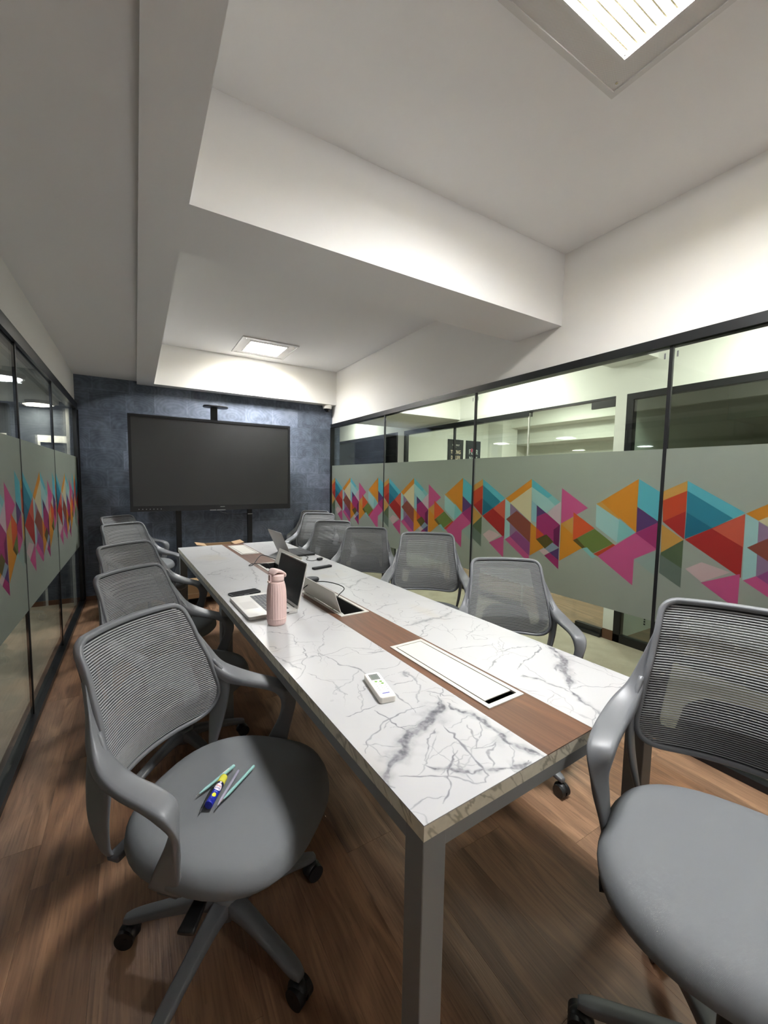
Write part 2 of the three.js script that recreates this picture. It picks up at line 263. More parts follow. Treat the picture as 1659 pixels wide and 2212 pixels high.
const VEINS = [
  [0.0195,0.75,[[0.329,0.334],[0.288,0.302],[0.248,0.263],[0.192,0.24],[0.142,0.236],[0.089,0.195],[0.033,0.158],[0.003,0.12],[0.004,0.102]]],
  [0.0255,0.8,[[0.298,0.307],[0.261,0.275],[0.214,0.245],[0.174,0.233]]],
  [0.021,0.6,[[0.129,0.227],[0.097,0.198],[0.06,0.176],[0.028,0.155]]],
  [0.0105,0.85,[[0.31,0.289],[0.328,0.234],[0.345,0.183],[0.339,0.122],[0.333,0.083],[0.344,0.043],[0.357,0.012],[0.366,-0.001]]],
  [0.0165,0.8,[[0.339,0.122],[0.335,0.09],[0.333,0.066]]],
  [0.0135,0.6,[[0.344,0.043],[0.352,0.008]]],
  [0.00675,0.8,[[0.247,0.225],[0.235,0.178],[0.223,0.127],[0.212,0.081],[0.204,0.051],[0.198,0.029]]],
  [0.003,0.6,[[0.22,0.223],[0.175,0.198],[0.141,0.171],[0.108,0.139]]],
  [0.0075,0.75,[[0.095,0.133],[0.118,0.098],[0.155,0.068],[0.2,0.047],[0.248,0.017],[0.29,0.011],[0.319,0.014]]],
  [0.0135,0.7,[[0.248,0.017],[0.286,0.013],[0.318,0.008]]],
  [0.00375,0.65,[[0.041,0.121],[0.08,0.09],[0.133,0.057],[0.182,0.02],[0.202,0.033]]],
  [0.00375,0.8,[[0.202,0.117],[0.169,0.094],[0.138,0.073],[0.102,0.045],[0.067,0.017]]],
  [0.00225,0.5,[[0.306,0.099],[0.258,0.067],[0.218,0.042]]],
  [0.00225,0.5,[[0.236,0.104],[0.27,0.09],[0.31,0.097]]],
  [0.00225,0.5,[[0.29,0.189],[0.261,0.128],[0.243,0.099]]],
  [0.00225,0.4,[[0.248,0.206],[0.313,0.213],[0.345,0.183]]],
  [0.001875,0.4,[[0.12,0.139],[0.165,0.14],[0.213,0.141],[0.236,0.104]]],
  [0.00375,0.6,[[0.185,0.644],[0.203,0.601],[0.209,0.553],[0.217,0.428],[0.221,0.377],[0.216,0.336],[0.211,0.296]]],
  [0.003,0.7,[[0.047,0.388],[0.089,0.382],[0.143,0.392]]],
  [0.003,0.7,[[0.128,0.369],[0.138,0.312],[0.138,0.247]]],
  [0.0045,0.6,[[0.257,0.321],[0.21,0.328],[0.16,0.318],[0.113,0.308],[0.068,0.291],[0.034,0.261],[0.014,0.235]]],
  [0.006,0.45,[[0.335,0.505],[0.326,0.453],[0.3,0.402],[0.255,0.345]]],
  [0.0105,0.5,[[0.331,0.515],[0.314,0.481]]],
  [0.00225,0.5,[[0.242,0.464],[0.294,0.459],[0.321,0.456]]],
  [0.00225,0.6,[[0.302,0.369],[0.341,0.339],[0.359,0.304]]],
  [0.003,0.6,[[0.362,0.364],[0.336,0.33]]],
  [0.00375,0.6,[[0.303,0.709],[0.33,0.689],[0.365,0.681]]],
  [0.00225,0.5,[[0.262,0.581],[0.309,0.552],[0.368,0.581]]],
  [0.0135,0.8,[[0.934,0.406],[0.915,0.338],[0.878,0.288],[0.79,0.227],[0.737,0.187],[0.694,0.147]]],
  [0.00825,0.8,[[0.694,0.147],[0.672,0.099],[0.662,0.06],[0.634,0.013]]],
  [0.0105,0.6,[[0.895,0.332],[0.861,0.28],[0.775,0.251]]],
  [0.012,0.6,[[0.856,0.284],[0.743,0.197]]],
  [0.0075,0.7,[[0.632,0.294],[0.652,0.267],[0.672,0.241],[0.671,0.2],[0.68,0.168],[0.684,0.14]]],
  [0.0045,0.65,[[0.915,0.417],[0.811,0.364],[0.744,0.352],[0.703,0.343],[0.664,0.32]]],
  [0.003,0.6,[[0.702,0.448],[0.771,0.464],[0.839,0.443],[0.908,0.411]]],
  [0.00375,0.6,[[0.574,0.375],[0.627,0.398],[0.695,0.417],[0.762,0.431]]],
  [0.003,0.6,[[0.586,0.557],[0.651,0.546],[0.731,0.528],[0.775,0.512]]],
  [0.00225,0.6,[[0.714,0.153],[0.792,0.105],[0.875,0.048]]],
  [0.00225,0.5,[[0.887,0.282],[0.896,0.193],[0.899,0.116],[0.904,0.056]]],
  [0.00225,0.4,[[0.636,0.195],[0.631,0.124],[0.608,0.093],[0.572,0.073]]],
  [0.00225,0.4,[[0.553,0.259],[0.583,0.215],[0.602,0.19]]],
  [0.001875,0.4,[[0.925,0.475],[0.934,0.406]]],
  [0.00225,0.4,[[0.626,0.163],[0.572,0.138]]],
  [0.0045,0.6,[[0.04,1.103],[0.086,1.066],[0.121,1.008],[0.119,0.94],[0.112,0.894]]],
  [0.00375,0.6,[[0.127,0.886],[0.096,0.798],[0.061,0.726],[0.01,0.644]]],
  [0.003,0.6,[[0.01,0.782],[0.085,0.784],[0.173,0.766],[0.259,0.782],[0.335,0.728]]],
  [0.0045,0.6,[[0.128,0.808],[0.155,0.777],[0.164,0.702],[0.191,0.646],[0.204,0.589],[0.213,0.548]]],
  [0.006,0.4,[[0.003,0.855],[0.022,0.788],[0.037,0.703]]],
  [0.00375,0.6,[[0.315,1.309],[0.248,1.199],[0.203,1.158],[0.144,1.089]]],
  [0.003,0.5,[[0.203,1.158],[0.299,1.169],[0.363,1.179]]],
  [0.003,0.5,[[0.296,1.038],[0.249,0.968],[0.207,0.903],[0.161,0.803]]],
  [0.003,0.5,[[0.049,0.671],[0.073,0.611],[0.1,0.562],[0.099,0.485]]],
  [0.00225,0.4,[[0.195,0.877],[0.141,0.785],[0.116,0.718]]],
  [0.003,0.4,[[0.034,1.175],[0.035,1.135],[0.026,1.065]]],
  [0.00225,0.4,[[0.256,0.776],[0.281,0.701],[0.364,0.672]]],
  [0.003,0.4,[[0.313,0.988],[0.359,1.022]]],
  [0.00225,0.4,[[0.014,0.954],[0.029,0.898]]],
  [0.00225,0.35,[[0.1,0.968],[0.147,0.906],[0.193,0.886]]],
  [0.009,0.6,[[0.266,3.44],[0.239,3.194],[0.265,3.06],[0.227,2.931]]],
  [0.00375,0.5,[[0.024,2.937],[0.171,2.926],[0.338,2.871],[0.381,2.812]]],
  [0.00375,0.5,[[0.013,2.719],[0.09,2.707],[0.229,2.725],[0.341,2.697]]],
  [0.00375,0.5,[[0.049,2.64],[0.148,2.585],[0.295,2.689]]],
  [0.00525,0.65,[[0.011,2.249],[0.092,2.347],[0.196,2.391],[0.256,2.439]]],
  [0.00375,0.6,[[0.03,2.308],[0.099,2.199],[0.173,2.025]]],
  [0.00675,0.45,[[0.33,2.371],[0.306,2.177],[0.248,1.941],[0.248,1.823]]],
  [0.003,0.4,[[0.051,2.095],[0.15,2.148],[0.248,2.21]]],
  [0.003,0.5,[[0.648,3.485],[0.671,3.371],[0.744,3.334]]],
  [0.00375,0.4,[[0.057,3.25],[0.18,3.225]]],
  [0.003,0.4,[[0.178,1.844],[0.217,1.804]]],
  [0.00975,0.55,[[0.623,1.686],[0.684,1.631],[0.682,1.535],[0.787,1.633],[0.929,1.729]]],
  [0.003,0.5,[[0.694,1.728],[0.82,1.768],[0.906,1.766]]],
  [0.00375,0.5,[[0.667,1.507],[0.623,1.362],[0.604,1.165]]],
  [0.009,0.45,[[0.581,1.1],[0.681,1.148],[0.759,1.13]]],
  [0.003,0.4,[[0.605,1.035],[0.584,0.909]]],
  [0.003,0.4,[[0.579,0.869],[0.645,0.851]]],
  [0.003,0.4,[[0.735,1.985],[0.784,1.907],[0.727,1.753]]],
  [0.00375,0.4,[[0.839,2.39],[0.906,2.321]]],
  [0.003,0.4,[[0.674,1.468],[0.796,1.397]]],
  [0.0135,0.6,[[0.579,0.861],[0.678,0.861],[0.77,0.857],[0.856,0.886],[0.933,0.912]]],
  [0.0075,0.5,[[0.77,0.857],[0.829,0.822]]],
  [0.00375,0.5,[[0.576,0.743],[0.622,0.779],[0.69,0.818]]],
  [0.003,0.4,[[0.716,0.983],[0.777,0.96],[0.865,0.967]]],
  [0.003,0.4,[[0.867,0.852],[0.917,0.796],[0.949,0.725]]],
  [0.003,0.4,[[0.728,0.808],[0.723,0.719],[0.685,0.657]]],
  [0.003,0.5,[[0.701,0.608],[0.807,0.668],[0.896,0.696]]],
  [0.003,0.4,[[0.601,1.093],[0.589,0.99],[0.616,0.924]]],
];
const INK = { tan: '#d8a75c', orange: '#e09a3a', redo: '#d2583a', redo2: '#e0673f', dred: '#b83a38', salmon: '#d86a55', cyan: '#6fc3d2', blue: '#3f93ab', teal: '#2d7793', dgreen: '#66755a', ggreen: '#77827a', palepink: '#dcc0c4', pink: '#d4649a', pblue: '#b4d4d6', cream: '#e0d2b4', ltteal: '#93c9cb', ltblue: '#9cc6d4', palemauve: '#d8c0ca', mauve: '#a488a6', brown: '#9c584c', purple: '#a25a94', violet: '#6a4a80', magenta: '#b0407c', dmag: '#7e2f62', olive: '#6f6238', greyblue: '#98a6b8', green: '#7f8e50', pgrey: '#a9b8b4' };
const PERIOD = 1.4475, FB = 0.632, FT = 1.573;
const film = canvasTex(1536, 1000, (c, w, h) => {
  c.fillStyle = '#b4b7b0'; c.fillRect(0, 0, w, h);
  for (const k of [-1, 0, 1]) for (const [ink, pts] of PRINT) {
    c.fillStyle = INK[ink]; c.beginPath();
    pts.forEach(([s, y], i) => { const X = (s + k * PERIOD) / PERIOD * w, Y = (FT - y) / (FT - FB) * h; i ? c.lineTo(X, Y) : c.moveTo(X, Y); });
    c.closePath(); c.fill();
  }
});
film.wrapS = THREE.RepeatWrapping;
M.film = phys(0xecf2ec, 0.6, { map: film, transmission: 0.62, thickness: 0.001, ior: 1.25, specularIntensity: 0.3 });
// film sheet at plane x, from z0 to z1 (s0, s1: print position at both ends), 1.2 mm thick
function filmSheet(x, z0, z1, s0, s1) {
  const g = new THREE.BoxGeometry(0.0012, FT - FB, Math.abs(z1 - z0)); g.translate(x, (FT + FB) / 2, (z0 + z1) / 2);
  const p = g.attributes.position, uv = g.attributes.uv;
  for (let i = 0; i < p.count; i++) { const a = (p.getZ(i) - z0) / (z1 - z0); uv.setXY(i, lerp(s0, s1, a) / PERIOD, (p.getY(i) - FB) / (FT - FB)); }
  return g;
}

// ---------------------------------------------------------------- shell of the room
{
  // floor: laminate planks along the room, each its own piece over a dark base
  const fl = struct('floor', bx(XL - 0.06, XR + 0.06, -0.06, -0.006, ZF - 0.12, ZN), M.blackMatte);
  const pw = 0.195, pl = 1.22; let row = 0; const variants = [];
  for (let k = 0; k < 9; k++) {
    const g = new THREE.BoxGeometry(pw - 0.0006, 0.006, pl - 0.0008); const p = g.attributes.position, uv = g.attributes.uv;
    const ou = rnd() * 1.2, ov = rnd() * 2.4;
    for (let i = 0; i < p.count; i++) uv.setXY(i, p.getX(i) + ou, p.getZ(i) + ov);
    variants.push(g);
  }
  const tones = [0xffffff, 0xf2ece6, 0xe6ded6].map((c) => { const m = M.floor.clone(); m.color.set(c); return m; });
  for (let x = XL + 0.0; x < XR; x += pw, row++) {
    const off = (row * 0.417) % 1 * pl;
    for (let z = ZN - off + pl; z > ZF; z -= pl) {
      const a = Math.max(ZF, z - pl), b = Math.min(ZN, z); if (b - a < 0.02) continue;
      const x1 = Math.min(x + pw, XR + 0.02);
      const m = mesh('plank', variants[Math.floor(rnd() * 9)], tones[Math.floor(rnd() * 3)], fl);
      m.scale.set((x1 - x) / pw, 1, (b - a) / pl); m.position.set((x + x1) / 2, -0.003, (a + b) / 2);
    }
  }
  // far wall, papered in navy, and its brown skirting
  struct('wall_far', bx(-2.6, XR + 0.12, 0, YC + 0.1, ZF - 0.12, ZF), M.navy);
  struct('baseboard_far', bx(XL, XR, 0, 0.05, ZF, ZF + 0.012), M.skirting);
  struct('wall_near', bx(XL - 0.1, XR + 0.12, 0, YC + 0.1, ZN, ZN + 0.12), M.white);
  struct('wall_left', bx(XL - 0.13, XL, 2.142, YL + 0.3, ZF, ZN), M.white);
  struct('wall_right', bx(XR, XR + 0.13, 2.157, YC + 0.1, ZF, ZN), M.white);
  // ceiling: low strip on the left, dropped beam, cross beams and the high coffers with openings for the lamps
  const ce = structGroup('ceiling');
  mesh('left_strip', bx(XL - 0.1, XB, YL, YL + 0.1, ZF, ZN), M.ceiling, ce);
  mesh('side_beam', bx(XB, XI, YB, YC + 0.02, ZF, ZN), M.ceiling, ce);
  mesh('cross_beam', bx(XI, XR, YB, YC, ZB2, ZB1), M.ceiling, ce);
  mesh('end_beam', bx(XI, XR, YB, YC, ZF, ZF2), M.white, ce);
  mesh('near_beam', bx(XI, XR, YB, YC, ZN - 0.3, ZN), M.white, ce);
  const holes = LAMPS.map(([x, z]) => rect(x - 0.2, x + 0.2, z - 0.2, z + 0.2));
  mesh('coffer_panel', plate(rect(XI, XR, ZF, ZN), holes, YC + 0.03, 0.03), M.ceiling, ce);
  mesh('roof_slab', bx(XL - 0.2, XR + 0.2, YC + 0.2, YC + 0.3, ZF - 0.1, ZN + 0.1), M.ceiling, ce);
}

// ---------------------------------------------------------------- glass partitions
function partition(name, x, inward, top0, top1, stops, zA, zB, films) {
  const w = structGroup(name), d = 0.022 * inward;
  mesh('top_rail', bx(Math.min(x - 0.05 * inward, x + d), Math.max(x - 0.05 * inward, x + d), top0, top1, zA, zB), M.blackFrame, w);
  mesh('bottom_rail', bx(x - 0.03, x + 0.03, 0.0, 0.035, zA, zB), M.blackFrame, w);
  const all = [zA, ...stops, zB];
  for (let i = 0; i < all.length - 1; i++) {
    const a = all[i] + (i ? 0.004 : 0), b = all[i + 1] - (i < all.length - 2 ? 0.004 : 0);
    const p = mesh('pane', bx(x - 0.005, x + 0.005, 0.035, top0, a, b), M.glass, w);
    for (const f of films(i, a, b)) mesh('frosted_film', filmSheet(x + 0.0065 * inward, ...f), M.film, p);
    if (i) mesh('mullion', bx(x - 0.008, x + 0.008, 0.035, top0, all[i] - 0.009, all[i] + 0.009), M.gasket, w);
  }
  mesh('end_post', bx(x - 0.03, x + 0.03, 0, top0, zA, zA + 0.022), M.blackFrame, w);
  return w;
}
partition('window_1', XR, -1, 2.1073, 2.157, [-4.0074, -2.5593, -1.1124, 0.335, 1.7825], ZF, ZN, (i, a, b) => [[a, b, a + 2.5593, b + 2.5593]]);
partition('window_2', XL, 1, 2.0725, 2.142, [-4.01, -2.92, -1.825, -0.73, 0.365, 1.46, 2.555], ZF, ZN, (i, a, b) => {
  const cut = b - 0.93;                    // seen from inside the print runs away from the camera, cropped at every pane
  return a < cut - 0.02 ? [[b, cut, 0.116, 1.046], [cut, a, 1.3385 + Math.max(0, (cut - a) - 0.165) * 0, 1.3385 + (cut - a)]] : [[b, a, 0.116, 0.116 + b - a]];
});
{ // small glass clamps at the head of the right partition
  const w = scene.getObjectByName('window_1');
  for (const z of [-4.0074, -2.5593, -1.1124]) for (const s of [-1, 1]) mesh('clamp_mark', bx(XR - 0.0075, XR - 0.0055, 2.045, 2.075, z + s * 0.03 - 0.004, z + s * 0.03 + 0.004), M.aluminium, w);
  const v = scene.getObjectByName('window_2');
  mesh('end_cover', bx(XL - 0.03, XL + 0.02, 0, 2.0725, ZF, ZF + 0.13), M.blackFrame, v);
}

// ---------------------------------------------------------------- places seen through the glass
{
  const f = struct('floor_corridor', bx(XR + 0.06, X2 + 0.03, -0.06, 0, -9,  3.4), M.stone);
  const c = structGroup('ceiling_corridor');
  mesh('slab', bx(XR + 0.13, X2 + 0.1, 2.62, 2.7, -9,  3.4), M.corridorWhite, c);
  struct('trim_3', bx(XR + 0.13, X2, 2.38, 2.62, -2.1, -1.73), M.corridorWhite);
  struct('trim_4', bx(XR + 0.13, X2, 2.16, 2.62, -5.19, -4.04), M.corridorWhite);
  struct('wall_corridor', bx(X2, X2 + 0.1, 2.135, 2.7, -9,  3.4), M.corridorWhite);
  struct('wall_corridor_end', bx(XR + 0.13, X2, 0, 2.7, -9.1, -9), M.corridorWhite);
  struct('wall_corridor_near', bx(XR + 0.13, 6.4, 0, 2.7, 3.4, 3.5), M.corridorWhite);
  const pil = structGroup('wall_pillars');
  for (const [a, b] of [[-5.486, -5.314], [-2.048, -1.955]]) { mesh('pillar', bx(X2, X2 + 0.1, 0.09, 2.135, a, b), M.corridorWhite, pil); mesh('pillar_base', bx(X2 - 0.004, X2 + 0.1, 0, 0.09, a, b), M.skirting, pil); }
  const w3 = structGroup('window_3');
  mesh('header', bx(X2, X2 + 0.06, 2.075, 2.135, -5.314, -2.963), M.blackFrame, w3);
  mesh('header', bx(X2, X2 + 0.06, 2.118, 2.135, -2.963, -2.048), M.blackFrame, w3);
  mesh('jamb', bx(X2, X2 + 0.06, 0, 2.075, -5.314, -5.27), M.blackFrame, w3);
  mesh('mullion', bx(X2, X2 + 0.03, 0, 2.075, -4.16, -4.14), M.gasket, w3);
  mesh('sill', bx(X2, X2 + 0.05, 0, 0.06, -5.314, -2.963), M.blackFrame, w3);
  for (const [a, b] of [[-5.27, -4.16], [-4.14, -2.975]]) mesh('pane', bx(X2 + 0.01, X2 + 0.02, 0.06, 2.075, a, b), M.glassGreen, w3);
  const w4 = structGroup('window_4');
  mesh('header', bx(X2, X2 + 0.06, 2.085, 2.135, -1.955,  3.4), M.blackFrame, w4);
  mesh('jamb', bx(X2, X2 + 0.06, 0, 2.085, -1.955, -1.9), M.blackFrame, w4);
  mesh('sill', bx(X2, X2 + 0.05, 0, 0.07, -1.955,  3.4), M.blackFrame, w4);
  mesh('pane', bx(X2 + 0.01, X2 + 0.02, 0.07, 2.085, -1.9,  3.4), M.glassGreen, w4);
  mesh('lettering', merge([...Array(14)].map((_, k) => bx(X2 + 0.0085, X2 + 0.0098, 0.22 + k * 0.021, 0.234 + k * 0.021, -1.712, -1.7)).concat([0, 1, 2].map((k) => bx(X2 + 0.0085, X2 + 0.0098, 0.5 + k * 0.02, 0.513 + k * 0.02, -1.68, -1.655)))), M.blackMatte, w4);
  const w5 = structGroup('window_5');
  mesh('header', bx(X2, X2 + 0.06, 2.085, 2.135, -9, -5.486), M.blackFrame, w5);
  mesh('jamb', bx(X2, X2 + 0.06, 0, 2.085, -5.53, -5.486), M.blackFrame, w5);
  mesh('pane', bx(X2 + 0.01, X2 + 0.02, 0, 2.085, -9, -5.53), M.glassGreen, w5);
  for (const y of [1.68, 1.9]) mesh('shelf_board', bx(X2 + 0.9, X2 + 1.25, y, y + 0.09, -9, -5.6), M.darkWall, w5);
  const door = structGroup('door_1');
  mesh('leaf', bx(X2 + 0.01, X2 + 0.02, 0.02, 2.11, -2.965, -2.055), M.glassGreen, door);
  mesh('edge', bx(X2 + 0.006, X2 + 0.024, 0.02, 2.11, -2.972, -2.962), M.silver, door);
  mesh('top_patch', bx(X2 + 0.002, X2 + 0.028, 2.05, 2.11, -2.27, -2.055), M.black, door);
  mesh('bottom_patch', bx(X2 - 0.012, X2 + 0.03, 0.012, 0.075, -2.31, -2.055), M.black, door);
  mesh('closer_foot', bx(X2 - 0.03, X2 + 0.05, 0.0, 0.03, -2.5, -2.055), M.black, door);
  // the rooms behind
  struct('floor_room', bx(X2 + 0.03, 6.4, -0.06, 0, -5.314,  3.4), M.floor);
  struct('floor_room_dark', bx(X2 + 0.03, 6.4, -0.06, 0, -9, -5.314), M.stone);
  struct('ceiling_room', bx(X2 + 0.1, 6.4, 2.55, 2.65, -9,  3.4), M.corridorWhite);
  struct('wall_room_far', bx(X2 + 0.1, 6.4, 0, 2.55, -5.486, -5.314), M.corridorWhite);
  struct('wall_room_side', bx(6.3, 6.4, 0, 2.55, -9,  3.4), M.corridorWhite);
  struct('wall_room_between', bx(X2 + 0.1, 6.3, 0, 2.55, -2.048, -1.955), M.corridorWhite);
  struct('wall_room_end', bx(X2 + 0.1, 6.4, 0, 2.55, -9.1, -9), M.darkWall);
  const rb = structGroup('trim_1');
  mesh('soffit', bx(5.55, 6.3, 2.3, 2.55, -5.314, -2.048), M.corridorWhite, rb);
  mesh('soffit', bx(5.85, 6.3, 2.05, 2.3, -5.314, -2.048), M.corridorWhite, rb);
  mesh('blind', bx(6.24, 6.3, 1.2, 1.78, -4.3, -2.1), M.darkWall, rb);
  mesh('column', bx(5.34, 5.7, 0, 2.55, -5.314, -4.98), M.corridorWhite, rb);
  mesh('soffit', bx(5.55, 6.3, 2.1, 2.55, -1.955,  3.4), M.corridorWhite, rb);
  // left corridor
  struct('floor_left', bx(-2.6, XL - 0.06, -0.06, 0, ZF, ZN + 0.2), M.stone);
  struct('ceiling_left', bx(-2.6, XL - 0.13, 2.1, 2.2, ZF, ZN + 0.2), M.corridorWhite);
  struct('wall_left_outer', bx(-2.7, -2.6, 0, 2.2, ZF, ZN + 0.2), M.darkWall);
  struct('wall_left_near', bx(-2.6, XL - 0.03, 0, 2.2, ZN + 0.1, ZN + 0.2), M.darkWall);
  struct('wall_left_end', bx(-2.6, XL - 0.06, 0.05, 2.1, ZF, ZF + 0.008), M.darkWall);
  const t2 = structGroup('trim_2');
  mesh('door_lintel', bx(-0.85, -0.6, 1.714, 1.785, ZF + 0.008, ZF + 0.025), M.corridorWhite, t2);
  mesh('door_jamb', bx(-0.85, -0.83, 0, 1.714, ZF + 0.008, ZF + 0.025), M.corridorWhite, t2);
  mesh('door_jamb', bx(-0.6, -0.575, 0, 2.06, ZF + 0.13, ZF + 0.15), M.corridorWhite, t2);
  mesh('door_lintel', bx(-1.3, -1.09, 1.714, 1.785, ZF + 0.008, ZF + 0.025), M.corridorWhite, t2);
  struct('baseboard_left_corridor', bx(-2.6, XL - 0.06, 0, 0.05, ZF, ZF + 0.015), M.skirting);
}
// lamps of the corridors and the room behind: shallow panels under the ceiling with an area light just below
function panelLamp(name, label, x, y, z, w, d, intensity, color, glow, round) {
  const t = thing(name, label, 'ceiling light', [x, y, z]);
  if (round) { mesh('housing', cyl(w * 0.56, w * 0.6, 0.03, 0, -0.03, 0, 36), M.whitePlastic, t); mesh('diffuser', cyl(w * 0.46, w * 0.5, 0.008, 0, -0.038, 0, 36), std(0xffffff, 0.6, { emissive: color, emissiveIntensity: glow }), t); }
  else { mesh('housing', rbx(w + 0.05, 0.03, d + 0.05, 0.008, 0, -0.015, 0), M.whitePlastic, t); mesh('diffuser', bx(-w / 2, w / 2, -0.036, -0.03, -d / 2, d / 2), std(0xffffff, 0.6, { emissive: color, emissiveIntensity: glow }), t); }
  const l = new THREE.RectAreaLight(color, intensity, w, d); l.position.set(0, -0.042, 0); l.rotation.x = -Math.PI / 2; t.add(l);
  return t;
}
panelLamp('corridor_light', 'square ceiling panel light in the corridor outside the right glass, nearer to camera', 3.0, 2.62, -0.75, 0.5, 0.5, LIGHT.corridor, 0xfbfdf2, 3);
panelLamp('corridor_light', 'square ceiling panel light in the corridor between its two beams', 3.0, 2.62, -3.05, 0.5, 0.5, LIGHT.corridor, 0xfbfdf2, 3);
panelLamp('corridor_light', 'square ceiling panel light at the far end of the right corridor', 3.0, 2.62, -6.6, 0.5, 0.5, LIGHT.corridor, 0xfbfdf2, 3);
panelLamp('room_light', 'square ceiling panel light in the white room with posters', 4.6, 2.55, -3.7, 0.5, 0.5, LIGHT.room2, 0xfffaf0, 3);
panelLamp('round_light', 'round ceiling light glowing behind left glass, beside the navy wall', -0.79, 2.1, -5.28, 0.2, 0.2, LIGHT.left, 0xfff6e8, 8, true);
panelLamp('round_light', 'round ceiling light glowing behind left glass, at the picture edge', -0.79, 2.1, -3.98, 0.2, 0.2, LIGHT.left, 0xf4f8ff, 8, true);

// ---------------------------------------------------------------- recessed louvre lamps
function louvreLamp(label, x, z, power = 1) {
  const t = thing('ceiling_light', label, 'ceiling light', [x, YC, z], 0, 'recessed louvre lamps of the meeting room');
  const o = 0.305, i = 0.205;
  mesh('trim_frame', plate(rect(-o, o, -o, o), [rect(-o + 0.02, o - 0.02, -o + 0.02, o - 0.02)], 0, 0.012), M.trimMetal, t);
  for (const [a, b, c, d] of [[-o + 0.02, o - 0.02, -o + 0.02, -i], [-o + 0.02, o - 0.02, i, o - 0.02], [-o + 0.02, -i, -i, i], [i, o - 0.02, -i, i]]) mesh('perforated_panel', bx(a, b, -0.007, -0.001, c, d), M.perforated, t);
  mesh('inner_rim', plate(rect(-i - 0.006, i + 0.006, -i - 0.006, i + 0.006), [rect(-i + 0.008, i - 0.008, -i + 0.008, i - 0.008)], -0.002, 0.01), M.trimMetal, t);
  mesh('reflector_tray', merge([bx(-0.2, 0.2, 0.05, 0.055, -0.2, 0.2), bx(-0.2, -0.195, 0.002, 0.055, -0.2, 0.2), bx(0.195, 0.2, 0.002, 0.055, -0.2, 0.2), bx(-0.2, 0.2, 0.002, 0.055, -0.2, -0.195), bx(-0.2, 0.2, 0.002, 0.055, 0.195, 0.2)]), M.whitePlastic, t);
  const glow = std(0xffffff, 0.5, { emissive: 0xfffaf0, emissiveIntensity: 3 });
  mesh('light_panel', bx(-0.19, 0.19, 0.04, 0.046, -0.19, 0.19), glow, t);
  for (let k = 0; k < 13; k++) { const zz = -0.18 + k * 0.03; mesh('louvre_blade', bx(-0.197, 0.197, -0.003, 0.0005, zz - 0.0025, zz + 0.0025), M.louvre, t); }
  const fins = []; for (let k = 0; k < 27; k++) { const xx = -0.182 + k * 0.014; fins.push(bx(xx - 0.001, xx + 0.001, -0.002, 0.0005, -0.197, 0.197)); }
  mesh('cross_fins', merge(fins), M.louvre, t);
  for (const [a, b] of [[-1, -1], [1, -1], [-1, 1], [1, 1]]) mesh('screw', cyl(0.005, 0.004, 0.004, a * (o - 0.045), -0.0105, b * (o - 0.045), 12), M.chrome, t);
  for (const zz of [-0.14, -0.047, 0.047, 0.14]) {        // four fluorescent tubes behind the louvre, each with its light
    const g = cyl(0.008, 0.008, 0.36, 0, -0.18, 0, 14); g.rotateZ(Math.PI / 2); g.translate(0, 0.018, zz);
    mesh('lamp_tube', g, glow, t);
    const l = new THREE.PointLight(0xfafafa, LIGHT.tube * power, 0, 2); l.position.set(0, 0.018, zz); l.castShadow = true; l.shadow.radius = 2; t.add(l);
  }
  const l = new THREE.RectAreaLight(0xf7f9fd, LIGHT.panel * power, 0.38, 0.38); l.position.set(0, 0.037, 0); l.rotation.x = -Math.PI / 2; t.add(l);
}
louvreLamp('square recessed louvre lamp in the near coffer, cut by the top edge of picture', LAMPS[0][0], LAMPS[0][1]);
louvreLamp('square recessed louvre lamp in the far coffer above the display', LAMPS[1][0], LAMPS[1][1], 1.0);
louvreLamp('square recessed louvre lamp in the near coffer, behind the camera', LAMPS[2][0], LAMPS[2][1], 0.45);

